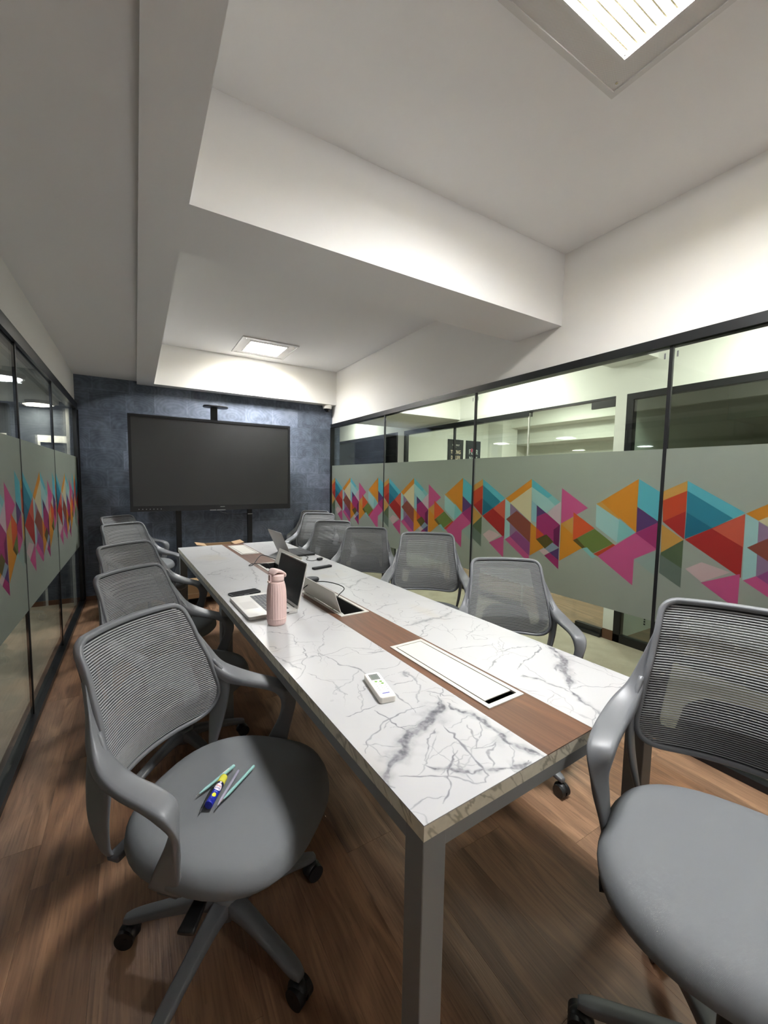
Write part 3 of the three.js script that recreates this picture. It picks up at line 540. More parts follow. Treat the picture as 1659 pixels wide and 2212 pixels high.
// ---------------------------------------------------------------- conference table
const TC = Math.cos(TABLE.turn), TS = Math.sin(TABLE.turn);
const onTable = (u, v, y = 0) => [TABLE.x + u * TC - v * TS, TABLE.y + y, TABLE.z - u * TS - v * TC];
const marble = (() => {
  const W = 600, H = 2048, sx = W / TABLE.w, sy = H / TABLE.l, dark = new Float32Array(W * H);
  const lines = [];
  for (const [w0, depth, pts] of VEINS) {
    lines.push([w0 > 0.009 ? w0 * 1.6 : w0 * 1.1, depth, pts]);
    for (let k = 0; k < 1; k++) {                          // fine side cracks off every vein
      const i = Math.floor(rnd() * (pts.length - 1)), t = rnd(), [ua, va] = pts[i], [ub, vb] = pts[i + 1], a0 = Math.atan2(vb - va, ub - ua) + (rnd() < 0.5 ? -1 : 1) * (0.5 + rnd() * 0.9), L = 0.05 + rnd() * 0.12;
      const u0 = lerp(ua, ub, t), v0 = lerp(va, vb, t), b1 = a0 + (rnd() - 0.5) * 0.7;
      lines.push([0.0022, depth * 0.55, [[u0, v0], [u0 + Math.cos(a0) * L * 0.5, v0 + Math.sin(a0) * L * 0.5], [u0 + Math.cos(a0) * L * 0.5 + Math.cos(b1) * L * 0.5, v0 + Math.sin(a0) * L * 0.5 + Math.sin(b1) * L * 0.5]]]);
    }
  }
  for (const [w, depth, pts] of lines) {
    const len = [0]; for (let i = 1; i < pts.length; i++) len.push(len[i - 1] + Math.hypot(pts[i][0] - pts[i - 1][0], pts[i][1] - pts[i - 1][1]));
    const total = len[len.length - 1];
    for (let i = 0; i < pts.length - 1; i++) {
      const [u0, v0] = pts[i], [u1, v1] = pts[i + 1], R = w * 2.4 + 0.022;
      const x0 = Math.max(0, Math.floor((Math.min(u0, u1) - R) * sx)), x1 = Math.min(W - 1, Math.ceil((Math.max(u0, u1) + R) * sx));
      const y0 = Math.max(0, Math.floor((Math.min(v0, v1) - R) * sy)), y1 = Math.min(H - 1, Math.ceil((Math.max(v0, v1) + R) * sy));
      const du = u1 - u0, dv = v1 - v0, L2 = du * du + dv * dv + 1e-9, L = Math.sqrt(L2);
      for (let y = y0; y <= y1; y++) for (let x = x0; x <= x1; x++) {
        const u = x / sx, v = y / sy;
        const uu = u + (noise(u * 24, v * 24, 3) - 0.5) * 0.02 + (noise(u * 80, v * 80, 4) - 0.5) * 0.009, vv = v + (noise(u * 24, v * 24, 19) - 0.5) * 0.02 + (noise(u * 80, v * 80, 21) - 0.5) * 0.009;
        const t = clamp(((uu - u0) * du + (vv - v0) * dv) / L2), d = Math.hypot(uu - u0 - du * t, vv - v0 - dv * t);
        if (d > R) continue;
        const s = (len[i] + t * L) / total, taper = clamp(Math.min(s, 1 - s) * 5 + 0.12);
        const wd = w * taper * (0.25 + 1.3 * noise(u * 40, v * 40, 5));
        const core = depth * (1 - smooth(wd * 0.2, wd * 0.55 + 0.0011, d)) * (0.5 + 0.7 * noise(s * 9, i, 15)), halo = w > 0.008 ? depth * 0.38 * (1 - smooth(0, wd * 1.5, d)) : 0;
        const mott = w > 0.008 ? 0.2 + 1.35 * fbm(u * 120, v * 120, 3, 29) : 1;
        const k = y * W + x; dark[k] = Math.max(dark[k], Math.max(core, halo) * mott);
      }
    }
  }
  return dataTex(W, H, (x, y, o) => {
    const u = x / sx, v = y / sy, k = y * W + x;
    const q = Math.abs(fbm(u * 5 + 3, v * 5, 4, 81) - 0.5 + 0.1 * (fbm(u * 30, v * 30, 2, 83) - 0.5)), hair = (1 - smooth(0.001, 0.0065, q)) * smooth(0.35, 0.65, noise(u * 4, v * 4, 87)) * 0.5;
    const cloud = smooth(0.52, 0.8, fbm(u * 4, v * 4, 3, 91)), warm = smooth(0.6, 0.85, fbm(u * 5, v * 3.2, 3, 97));
    const d = clamp(Math.max(dark[k], hair) * 0.95), g = 1 - d;
    o[0] = (185 - cloud * 7 - warm * 2) * g + 88 * d; o[1] = (185 - cloud * 7 - warm * 6) * g + 88 * d; o[2] = (185 - cloud * 6 - warm * 13) * g + 94 * d;
  }, true, false);
})();
const edgeTex = dataTex(512, 64, (x, y, o) => { const t = fbm(x / 26 + y / 30, y / 60, 4, 7), v = 1 - smooth(0.01, 0.05, Math.abs(t - 0.5)); const d = v * 46 + (fbm(x / 8, y / 8, 2, 3) - 0.5) * 16; o[0] = 214 - d; o[1] = 209 - d; o[2] = 190 - d; });
edgeTex.repeat.set(1.4, 10);
M.marble = std(0xffffff, 0.32, { map: marble });
M.edge = std(0xffffff, 0.4, { map: edgeTex });
const BOXES = [[0.205, 0.7], [1.1, 1.6], [1.965, 2.46], [2.875, 3.37]];
{
  const t = thing('conference_table', 'long white marble-look conference table with brown wood strip and steel legs', 'table', onTable(0, 0, -TABLE.y), TABLE.turn);
  const th = 0.034, y1 = TABLE.y;
  const slab = (u0, u1) => { const g = bx(u0, u1, y1 - 0.0025, y1, -TABLE.l, 0); const p = g.attributes.position, uv = g.attributes.uv; for (let i = 0; i < p.count; i++) uv.setXY(i, p.getX(i) / TABLE.w, -p.getZ(i) / TABLE.l); return g; };
  mesh('marble_slab', slab(0, TABLE.w0), M.marble, t); mesh('marble_slab', slab(TABLE.w1, TABLE.w), M.marble, t);
  const hole = ([a, b]) => rect(0.412, 0.536, -b + 0.012, -a - 0.012);
  mesh('wood_strip', plate(rect(TABLE.w0, TABLE.w1, -TABLE.l, 0), BOXES.map(hole), y1 + 0.0002, 0.0027), M.strip, t);
  mesh('table_core', plate(rect(0.0006, TABLE.w - 0.0006, -TABLE.l + 0.0006, -0.0006), BOXES.map(hole), y1 - 0.0025, th - 0.0025), M.edge, t);
  BOXES.forEach(([a, b], k) => {
    const open = k === 1 || k === 2, za = -a, zb = -b;
    const c = mesh('cable_box', plate(rect(0.399, 0.549, zb, za), [rect(0.414, 0.534, zb + 0.016, za - 0.016)], y1 + 0.0035, 0.005), M.boxWhite, t);
    mesh('well', merge([bx(0.412, 0.536, y1 - 0.085, y1 - 0.08, zb + 0.012, za - 0.012), bx(0.412, 0.415, y1 - 0.08, y1 - 0.002, zb + 0.012, za - 0.012), bx(0.533, 0.536, y1 - 0.08, y1 - 0.002, zb + 0.012, za - 0.012), bx(0.412, 0.536, y1 - 0.08, y1 - 0.002, zb + 0.012, zb + 0.015), bx(0.412, 0.536, y1 - 0.08, y1 - 0.002, za - 0.015, za - 0.012)]), M.blackMatte, c);
    const lid = mesh('lid', bx(0, 0.112, -0.0025, 0, zb + 0.018, za - 0.036), M.lidWhite, c);
    lid.position.set(open ? 0.416 : 0.4195, y1 + (open ? 0.004 : 0.0025), 0);
    if (k === 2) { lid.position.x = 0.531; lid.rotation.z = 1.2; }
    if (k === 1) lid.rotation.z = 1.9;
    if (open) {
      mesh('socket_rail', merge([bx(0.425, 0.47, y1 - 0.06, y1 - 0.03, zb + 0.05, za - 0.05), ...[0, 1, 2].map((j) => bx(0.428, 0.467, y1 - 0.03, y1 - 0.026, zb + 0.08 + j * 0.12, zb + 0.15 + j * 0.12))]), M.silver, c);
    }
  });
  // steel frame: apron set under the edge, three pairs of legs
  const ay = y1 - th;
  mesh('apron', merge([bx(0.008, 0.048, ay - 0.042, ay, -TABLE.l + 0.01, -0.01), bx(TABLE.w - 0.048, TABLE.w - 0.008, ay - 0.042, ay, -TABLE.l + 0.01, -0.01), bx(0.048, TABLE.w - 0.048, ay - 0.042, ay, -0.05, -0.01), bx(0.048, TABLE.w - 0.048, ay - 0.042, ay, -TABLE.l + 0.01, -TABLE.l + 0.05), bx(0.048, TABLE.w - 0.048, ay - 0.042, ay, -1.8, -1.76)]), M.greyMetal, t);
  for (const v of [0.038, 1.78, TABLE.l - 0.038]) for (const u of [0.036, TABLE.w - 0.036]) { const l = mesh('leg', rbx(0.058, ay - 0.012, 0.058, 0.003, u, (ay + 0.012) / 2, -v), M.greyMetal, t); mesh('foot', cyl(0.022, 0.02, 0.012, u, 0, -v, 20), M.black, l); }
}

// ---------------------------------------------------------------- office chairs (front is +z)
const chairParts = (() => {
  const P = {};
  const spl = (t, a) => { const n = a.length - 1, x = clamp(t) * n, i = Math.min(n - 1, Math.floor(x)), f = x - i, s = f * f * (3 - 2 * f); return lerp(a[i], a[i + 1], lerp(f, s, 0.4)); };
  const Y0 = 0.535, Y1 = 0.937;
  const depth = (X, Y) => spl((Y - Y0) / (Y1 - Y0), [-0.262, -0.243, -0.262, -0.3, -0.345]) + 1.25 * X * X;
  const half = (Y) => lerp(0.232, 0.192, smooth(0, 1, (Y - Y0) / (Y1 - Y0)));
  // rounded outline of the back, counter-clockwise
  const outline = (inset) => {
    const pts = [], b = Y0 + inset, tp = Y1 - inset, h = (Y) => half(Y) - inset;
    const rb = 0.085 - inset * 0.5, rt = 0.045 - inset * 0.4;
    const corner = (x0, y0, x1, y1, x2, y2, n) => { for (let k = 0; k <= n; k++) { const t = k / n, a = (1 - t) * (1 - t), c = 2 * t * (1 - t), d = t * t; pts.push([a * x0 + c * x1 + d * x2, a * y0 + c * y1 + d * y2]); } };
    const side = (s) => s;
    corner(h(b) - rb, b, h(b), b, h(b + rb), b + rb, 7);
    for (let k = 1; k < 7; k++) { const Y = lerp(b + rb, tp - rt, k / 7); pts.push([h(Y), Y]); }
    corner(h(tp - rt), tp - rt, h(tp), tp, h(tp) - rt, tp, 6);
    for (let k = 1; k < 6; k++) pts.push([lerp(h(tp) - rt, -h(tp) + rt, k / 6), tp]);
    corner(-h(tp) + rt, tp, -h(tp), tp, -h(tp - rt), tp - rt, 6);
    for (let k = 1; k < 7; k++) { const Y = lerp(tp - rt, b + rb, k / 7); pts.push([-h(Y), Y]); }
    corner(-h(b + rb), b + rb, -h(b), b, -h(b) + rb, b, 7);
    for (let k = 1; k < 6; k++) pts.push([lerp(-h(b) + rb, h(b) - rb, k / 6), b]);
    return pts;
  };
  const ringLoft = (inset, wid, thick, dz) => {
    const o = outline(inset), n = o.length;
    return loft(o.map(([X, Y], i) => { const [ax, ay] = o[(i + n - 1) % n], [cx, cy] = o[(i + 1) % n]; const dx = cx - ax, dy = cy - ay, L = Math.hypot(dx, dy) || 1; return { c: [X, Y, depth(X, Y) + dz], u: [dy / L * wid, -dx / L * wid, 0], v: [0, 0, thick] }; }), { steps: 2, ring: 10, e: 0.7, closed: true });
  };
  P.frame = ringLoft(0.003, 0.0085, 0.014, -0.006);
  P.shell = ringLoft(0.03, 0.024, 0.004, -0.022);
  const inner = outline(0.01);
  const widthAt = (Y) => { let m = 0; for (let i = 0; i < inner.length; i++) { const [x0, y0] = inner[i], [x1, y1] = inner[(i + 1) % inner.length]; if ((y0 - Y) * (y1 - Y) <= 0 && y0 !== y1) m = Math.max(m, Math.abs(x0 + (x1 - x0) * (Y - y0) / (y1 - y0))); } return m; };
  const sheet = (rows, hw, dz) => {
    const pos = [], idx = [], uv = [], nx = 14;
    rows.forEach((r, j) => { for (let i = 0; i <= nx; i++) { const X = lerp(-1, 1, i / nx) * hw(r.y); pos.push(X, r.y, depth(X, r.y) + dz + (r.dz || 0)); uv.push(X, r.y); } if (j && r.join !== false) for (let i = 0; i < nx; i++) { const a = (j - 1) * (nx + 1) + i, b = a + 1, c = j * (nx + 1) + i, d = c + 1; idx.push(a, b, c, b, d, c); } });
    const g = new THREE.BufferGeometry(); g.setAttribute('position', new THREE.Float32BufferAttribute(pos, 3)); g.setAttribute('uv', new THREE.Float32BufferAttribute(uv, 2)); g.setIndex(idx); g.computeVertexNormals(); return g;
  };
  const ribs = [], nR = 58; for (let k = 0; k < nR; k++) { const y = lerp(Y0 + 0.014, Y1 - 0.014, (k + 0.5) / nR), h = 0.0021; ribs.push({ y: y - h, dz: -0.0012, join: false }, { y: y - h * 0.4, dz: 0.0006 }, { y: y + h * 0.4, dz: 0.0006 }, { y: y + h, dz: -0.0012 }); }
  P.ribs = sheet(ribs, widthAt, 0.001);
  const sh = []; for (let k = 0; k <= 18; k++) sh.push({ y: lerp(Y0 + 0.012, Y1 - 0.012, k / 18) });
  P.sheer = sheet(sh, widthAt, -0.003);
  const lum = []; for (let k = 0; k <= 12; k++) lum.push({ y: lerp(Y0 + 0.01, 0.69, k / 12) });
  P.lumbar = sheet(lum, (Y) => { const t = (Y - Y0) / (0.69 - Y0); return Math.max(0.002, t < 0.7 ? lerp(0.15, 0.125, t / 0.7) : 0.125 - 0.05 * Math.pow((t - 0.7) / 0.3, 2.2)); }, -0.026);
  const arm = (s) => loft([
    { c: [s * 0.196, 0.845, -0.272], u: [s * 0.006, 0, 0.004], v: [0, 0.004, 0.008] },
    { c: [s * 0.212, 0.775, -0.24], u: [s * 0.012, 0.003, 0.006], v: [s * 0.004, 0.004, 0.013] },
    { c: [s * 0.232, 0.705, -0.2], u: [s * 0.02, 0.006, 0], v: [0, 0.012, 0.014] },
    { c: [s * 0.252, 0.667, -0.145], u: [s * 0.03, 0.004, 0], v: [0, 0.018, 0.006] },
    { c: [s * 0.266, 0.652, -0.075], u: [s * 0.032, 0.002, 0], v: [0, 0.014, 0.002] },
    { c: [s * 0.274, 0.643, 0.0], u: [s * 0.032, 0, 0], v: [0, 0.013, 0.002] },
    { c: [s * 0.277, 0.625, 0.046], u: [s * 0.03, 0, 0.004], v: [0, 0.011, 0.012] },
    { c: [s * 0.275, 0.585, 0.062], u: [s * 0.02, 0, 0.014], v: [-s * 0.002, 0.003, 0.011] },
    { c: [s * 0.27, 0.53, 0.052], u: [s * 0.01, 0, 0.023], v: [-s * 0.01, 0, 0.004] },
    { c: [s * 0.262, 0.465, 0.03], u: [s * 0.002, 0, 0.034], v: [-s * 0.009, 0, 0.001] },
    { c: [s * 0.252, 0.4, 0.012], u: [0, 0, 0.048], v: [-s * 0.007, 0, 0] },
  ], { steps: 5, ring: 16, e: 0.58 });
  P.arms = [arm(-1), arm(1)];
  const stay = (s) => loft([
    { c: [s * 0.22, 0.735, -0.212], u: [0, 0, 0.016], v: [s * 0.008, 0, 0] },
    { c: [s * 0.236, 0.665, -0.186], u: [0, 0, 0.036], v: [s * 0.011, 0, 0] },
    { c: [s * 0.238, 0.59, -0.19], u: [0, 0, 0.036], v: [s * 0.01, 0, 0] },
    { c: [s * 0.232, 0.51, -0.2], u: [0, 0, 0.03], v: [s * 0.009, 0, 0] },
    { c: [s * 0.216, 0.425, -0.205], u: [0, 0.002, 0.016], v: [s * 0.008, 0.002, 0] },
    { c: [s * 0.205, 0.392, -0.2], u: [0, 0.002, 0.01], v: [s * 0.007, 0.003, 0] },
  ], { steps: 5, ring: 12, e: 0.7 });
  P.stays = [stay(-1), stay(1)];
  // seat cushion
  {
    const prof = [[0, 0.468], [0.25, 0.468], [0.5, 0.471], [0.7, 0.475], [0.82, 0.475], [0.9, 0.471], [0.955, 0.461], [0.99, 0.444], [1, 0.428], [0.99, 0.412], [0.95, 0.4], [0.85, 0.394], [0.5, 0.392], [0, 0.392]];
    const pos = [], idx = [], uv = [], n = 48;
    prof.forEach(([r, y], j) => { for (let k = 0; k < n; k++) { const a = k / n * Math.PI * 2, c = Math.cos(a), s = Math.sin(a), e = 2 / 2.55; let x = 0.265 * r * Math.sign(c) * Math.pow(Math.abs(c), e), z = 0.258 * r * Math.sign(s) * Math.pow(Math.abs(s), e); x *= 1 + 0.05 * z / 0.25; const f = clamp((z / 0.25 - 0.35) / 0.65); pos.push(x, y - 0.028 * f * f * (j < 9 ? 1 : 0.5), z + 0.03); uv.push(x, z); }
      if (j) for (let k = 0; k < n; k++) { const a = (j - 1) * n + k, b = (j - 1) * n + (k + 1) % n, c = j * n + k, d = j * n + (k + 1) % n; idx.push(a, b, c, b, d, c); } });
    const g = new THREE.BufferGeometry(); g.setAttribute('position', new THREE.Float32BufferAttribute(pos, 3)); g.setAttribute('uv', new THREE.Float32BufferAttribute(uv, 2)); g.setIndex(idx); g.computeVertexNormals();
    P.seat = g;
  }
  P.pan = merge([rbx(0.34, 0.022, 0.34, 0.01, 0, 0.386, 0.02), rbx(0.5, 0.02, 0.06, 0.008, 0, 0.388, 0.012), rbx(0.42, 0.018, 0.04, 0.008, 0, 0.386, -0.19), rbx(0.06, 0.018, 0.2, 0.008, 0, 0.384, -0.1)]);
  P.mech = merge([rbx(0.15, 0.05, 0.22, 0.015, 0, 0.352, 0), cyl(0.03, 0.034, 0.04, 0, 0.3, 0, 24)]);
  P.lever = loft([{ c: [-0.06, 0.352, 0.05], u: [0, 0.006, 0], v: [0, 0, 0.006] }, { c: [-0.16, 0.345, 0.06], u: [0, 0.006, 0], v: [0, 0, 0.006] }, { c: [-0.2, 0.335, 0.066], u: [0, 0.006, 0], v: [0.004, 0, 0.016] }, { c: [-0.26, 0.318, 0.072], u: [0, 0.006, 0], v: [0.004, 0, 0.02] }], { steps: 4, ring: 10 });
  P.column = merge([cyl(0.014, 0.014, 0.16, 0, 0.17, 0, 20), cyl(0.027, 0.025, 0.13, 0, 0.1, 0, 24)]);
  P.hub = lathe([[0, 0.155], [0.03, 0.155], [0.042, 0.145], [0.046, 0.12], [0.04, 0.085], [0, 0.08]], 30);
  P.leg = loft([{ c: [0, 0.12, 0.02], u: [0.028, 0, 0], v: [0, 0.028, 0] }, { c: [0, 0.118, 0.09], u: [0.024, 0, 0], v: [0, 0.02, 0] }, { c: [0, 0.1, 0.19], u: [0.021, 0, 0], v: [0, 0.015, 0] }, { c: [0, 0.082, 0.268], u: [0.02, 0, 0], v: [0, 0.013, 0] }, { c: [0, 0.075, 0.298], u: [0.012, 0, 0], v: [0, 0.01, 0] }], { steps: 4, ring: 12, e: 0.6 });
  const wheel = (x) => { const g = cyl(0.027, 0.027, 0.02, 0, 0, 0, 24); g.translate(0, -0.01, 0); g.rotateZ(Math.PI / 2); g.translate(x, 0.027, 0.292); return g; };
  const hood = new THREE.SphereGeometry(0.031, 20, 10, 0, Math.PI * 2, 0, Math.PI / 2); hood.scale(0.82, 0.9, 1); hood.translate(0, 0.032, 0.287);
  P.caster = merge([wheel(-0.0145), wheel(0.0145), hood, cyl(0.006, 0.006, 0.03, 0, 0.05, 0.278, 12)]);
  return P;
})();
function makeChair() {
  const t = thing('office_chair', '', 'chair'), up = (name, g, m, par = t) => { const o = mesh(name, g, m, par); o.userData.up = true; return o; };
  up('back_frame', chairParts.frame, M.plastic); const sh = up('back_shell', chairParts.shell, M.plasticDark);
  const mp = up('mesh_back', chairParts.ribs, M.rib); mesh('mesh_lining', chairParts.sheer, M.sheer, mp);
  up('lumbar_panel', chairParts.lumbar, M.plasticDark);
  for (const s of [0, 1]) { up('armrest', chairParts.arms[s], M.plastic); up('back_stay', chairParts.stays[s], M.plastic); }
  up('seat', chairParts.seat, M.seat); up('seat_pan', chairParts.pan, M.plasticDark); up('tilt_mechanism', chairParts.mech, M.black); up('lever', chairParts.lever, M.black);
  mesh('gas_column', chairParts.column, M.black, t); mesh('hub', chairParts.hub, M.plastic, t);
  for (let k = 0; k < 5; k++) { const l = mesh('leg', chairParts.leg, M.plastic, t); l.rotation.y = k * Math.PI * 2 / 5; const c = mesh('caster', chairParts.caster, M.black, l); }
  return t;
}
// x, z, facing (degrees from +z towards +x), lift of the seat, turn of the star base, label
const CHAIRS = [
  [0.025, -4.93, 43, 0.018, 10, 'grey mesh office chair, farthest of the left row by the navy wall', 'chairs along the left side of table'],
  [0.07, -4.0, 37, 0.027, 40, 'grey mesh office chair, second from the navy wall in left row', 'chairs along the left side of table'],
  [0.125, -2.874, 40, 0.008, 20, 'grey mesh office chair in the middle of the left row', 'chairs along the left side of table'],
  [0.169, -2.157, 43, -0.02, 55, 'grey mesh office chair just behind the left chair holding pens', 'chairs along the left side of table'],
  [0.202, -1.207, 45, 0.013, 54, 'grey mesh office chair in the left foreground with pens on its seat', 'chairs along the left side of table'],
  [1.955, -5.1, -33, 0.0, 15, 'grey mesh office chair, farthest of the right row beside display', 'chairs along the right side of table'],
  [1.69, -4.36, -37, 0.03, 33, 'grey mesh office chair, second from the far wall in right row', 'chairs along the right side of table'],
  [1.584, -3.707, -37, 0.003, 5, 'grey mesh office chair, third from the far wall in right row', 'chairs along the right side of table'],
  [1.634, -3.05, -35, 0.003, 50, 'grey mesh office chair, fourth from the far wall in right row', 'chairs along the right side of table'],
  [1.611, -2.119, -38, 0.065, 22, 'grey mesh office chair, fifth from the far wall in right row', 'chairs along the right side of table'],
  [1.597, -1.339, -34, 0.011, 30, 'grey mesh office chair before the widest printed glass pane, next to nearest right chair', 'chairs along the right side of table'],
  [1.08, -0.285, -68, 0.12, 64, 'grey mesh office chair in the right foreground, cut by the picture edge', 'chairs along the right side of table'],
];
{
  const proto = makeChair();
  CHAIRS.forEach(([x, z, face, lift, star, label, group], k) => {
    const c = k ? proto.clone() : proto;
    if (k) { c.name = numbered('office_chair'); scene.add(c); }
    c.position.set(x, 0, z); c.rotation.set(0, face * Math.PI / 180, 0); c.userData = { label, category: 'chair', group };
    let n = 0;
    c.children.forEach((p) => { if (p.userData.up) p.position.y = lift; if (p.name === 'leg') p.rotation.set(0, (star * Math.PI / 180) + (n++) * Math.PI * 2 / 5, 0); if (p.name === 'gas_column') p.position.y = lift * 0.4; });
  });
  scene.traverse((o) => { if (o.userData.up) delete o.userData.up; });
}

// ---------------------------------------------------------------- things on the table
const place = (name, label, category, u, v, turn = 0, y = 0) => thing(name, label, category, onTable(u, v, y), TABLE.turn + turn);
function rounded2(w, d, r, t, bevel = 0.0012) { const s = new THREE.Shape(); const a = w / 2 - bevel, b = d / 2 - bevel; s.moveTo(-a + r, -b); s.lineTo(a - r, -b); s.quadraticCurveTo(a, -b, a, -b + r); s.lineTo(a, b - r); s.quadraticCurveTo(a, b, a - r, b); s.lineTo(-a + r, b); s.quadraticCurveTo(-a, b, -a, b - r); s.lineTo(-a, -b + r); s.quadraticCurveTo(-a, -b, -a + r, -b); const g = new THREE.ExtrudeGeometry(s, { depth: Math.max(0.0005, t - 2 * bevel), bevelEnabled: true, bevelSize: bevel, bevelThickness: bevel, bevelSegments: 2, curveSegments: 6 }); g.rotateX(-Math.PI / 2); g.translate(0, bevel, 0); return metreUV(g); }
// laptop: x across the keyboard, user at +z, hinge at -z
function laptop(label, u, v, turn, w, d, lean, mats) {
  const t = place('laptop', label, 'laptop', u, v, turn);
  mesh('base', rounded2(w, d, 0.012, 0.0155), mats.base, t).position.y = 0.0015;
  mesh('rubber_feet', merge([bx(-w * 0.4, w * 0.4, 0, 0.003, d * 0.36, d * 0.42), bx(-w * 0.4, w * 0.4, 0, 0.003, -d * 0.42, -d * 0.36)]), M.black, t);
  const deck = mesh('keyboard', bx(-w * 0.42, w * 0.42, 0.0165, 0.0174, -d * 0.36, d * 0.1), mats.well, t);
  const keys = []; for (let r = 0; r < 6; r++) { const n = r === 5 ? 9 : 14; for (let k = 0; k < n; k++) { const kw = w * 0.82 / n; keys.push(bx(-w * 0.41 + k * kw + 0.0012, -w * 0.41 + (k + 1) * kw - 0.0012, 0.0172, 0.0186, -d * 0.35 + r * d * 0.075 + 0.0012, -d * 0.35 + (r + 1) * d * 0.075 - 0.0012)); } }
  mesh('keys', merge(keys), mats.keys, deck);
  mesh('touchpad', bx(-w * 0.17, w * 0.17, 0.0165, 0.0171, d * 0.16, d * 0.44), mats.pad, t);
  mesh('ports', merge([0, 1, 2].map((k) => bx(w / 2 - 0.0006, w / 2 + 0.0003, 0.006, 0.011, -d * 0.3 + k * 0.025, -d * 0.3 + k * 0.025 + 0.013))), M.black, t);
  const lid = new THREE.Group(); lid.name = 'screen_lid'; lid.position.set(0, 0.014, -d / 2 + 0.006); lid.rotation.x = -lean; t.add(lid);
  const s = rounded2(w, d * 0.97, 0.01, 0.0065); s.rotateX(Math.PI / 2); s.translate(0, d * 0.485, 0); mesh('lid_shell', s, mats.lid, lid).position.z = -0.0065 + 0.0;
  mesh('display', bx(-w / 2 + 0.006, w / 2 - 0.006, 0.018, d * 0.97 - 0.006, 0.0, 0.0012), mats.screen, lid);
  mesh('hinge', (() => { const g = cyl(0.005, 0.005, w * 0.8, 0, -w * 0.4, 0, 14); g.rotateZ(Math.PI / 2); return g; })(), M.black, lid);
  return t;
}
const glossBlack = phys(0x0b0c0e, 0.18);
laptop('open silver laptop with black screen behind the pink bottle', 0.138, 1.44, -Math.PI / 2, 0.36, 0.232, 0.22, { base: M.silver, well: M.silver, keys: std(0x4c4e52, 0.6), pad: std(0xbdbbb6, 0.4), lid: M.silver, screen: glossBlack });
laptop('open black laptop near the far end, its dark grey lid towards camera', 0.815, 2.735, Math.PI / 2 + 0.02, 0.31, 0.215, 0.42, { base: M.black, well: M.blackMatte, keys: std(0x1d1e20, 0.6), pad: M.blackMatte, lid: std(0x8a8783, 0.4, { metalness: 0.4 }), screen: glossBlack });
{ // phone
  const t = place('smartphone', 'black smartphone lying on the table beside the silver laptop', 'phone', 0.122, 1.715, 0.2);
  mesh('body', rounded2(0.162, 0.076, 0.012, 0.009), M.black, t); mesh('screen', rounded2(0.154, 0.069, 0.009, 0.002, 0.0005), glossBlack, t).position.y = 0.008;
  mesh('side_button', bx(-0.02, 0.01, 0.003, 0.006, 0.0378, 0.0386), M.aluminium, t);
}
{ // bottle
  const t = place('water_bottle', 'pink ribbed insulated water bottle with flip lid', 'bottle', 0.118, 1.17, 0.35);
  const pink = std(0xe4c6c0, 0.42), pinkLid = std(0xe6cac4, 0.36);
  const prof = [[0, 0], [0.034, 0], [0.0375, 0.003], [0.0405, 0.012], [0.0425, 0.035], [0.043, 0.07], [0.0425, 0.12], [0.041, 0.15], [0.0375, 0.172], [0.0335, 0.186], [0.032, 0.19], [0, 0.19]];
  const g = lathe(prof, 96); { const p = g.attributes.position; for (let i = 0; i < p.count; i++) { const x = p.getX(i), z = p.getZ(i), y = p.getY(i), a = Math.atan2(z, x), k = smooth(0.03, 0.034, y) * (1 - smooth(0.176, 0.186, y)); const f = 1 - 0.03 * k * Math.pow(Math.abs(Math.sin(a * 12)), 0.6) * -1 * -1; p.setX(i, x * f); p.setZ(i, z * f); } g.computeVertexNormals(); }
  mesh('body', g, pink, t);
  mesh('base_ring', lathe([[0.04, 0.0285], [0.0428, 0.029], [0.0428, 0.031], [0.04, 0.0315]], 64), pinkLid, t);
  const lid = mesh('lid', lathe([[0, 0.19], [0.0315, 0.19], [0.0322, 0.2], [0.0325, 0.214], [0.0318, 0.222], [0, 0.222]], 48), pinkLid, t);
  mesh('flip_cap', loft([{ c: [-0.031, 0.224, 0], u: [0, 0.004, 0], v: [0, 0, 0.018] }, { c: [-0.014, 0.237, 0], u: [-0.002, 0.01, 0], v: [0, 0, 0.029] }, { c: [0.009, 0.232, 0], u: [-0.002, 0.01, 0], v: [0, 0, 0.031] }, { c: [0.032, 0.217, 0], u: [0.002, 0.0085, 0], v: [0, 0, 0.025] }, { c: [0.041, 0.206, 0], u: [0.003, 0.006, 0], v: [0, 0, 0.015] }], { steps: 5, ring: 20, e: 0.85 }), pinkLid, lid);
  mesh('latch', merge([rbx(0.006, 0.034, 0.016, 0.0025, -0.036, 0.207, 0), rbx(0.009, 0.008, 0.012, 0.002, -0.041, 0.194, 0)]), pinkLid, lid);
}
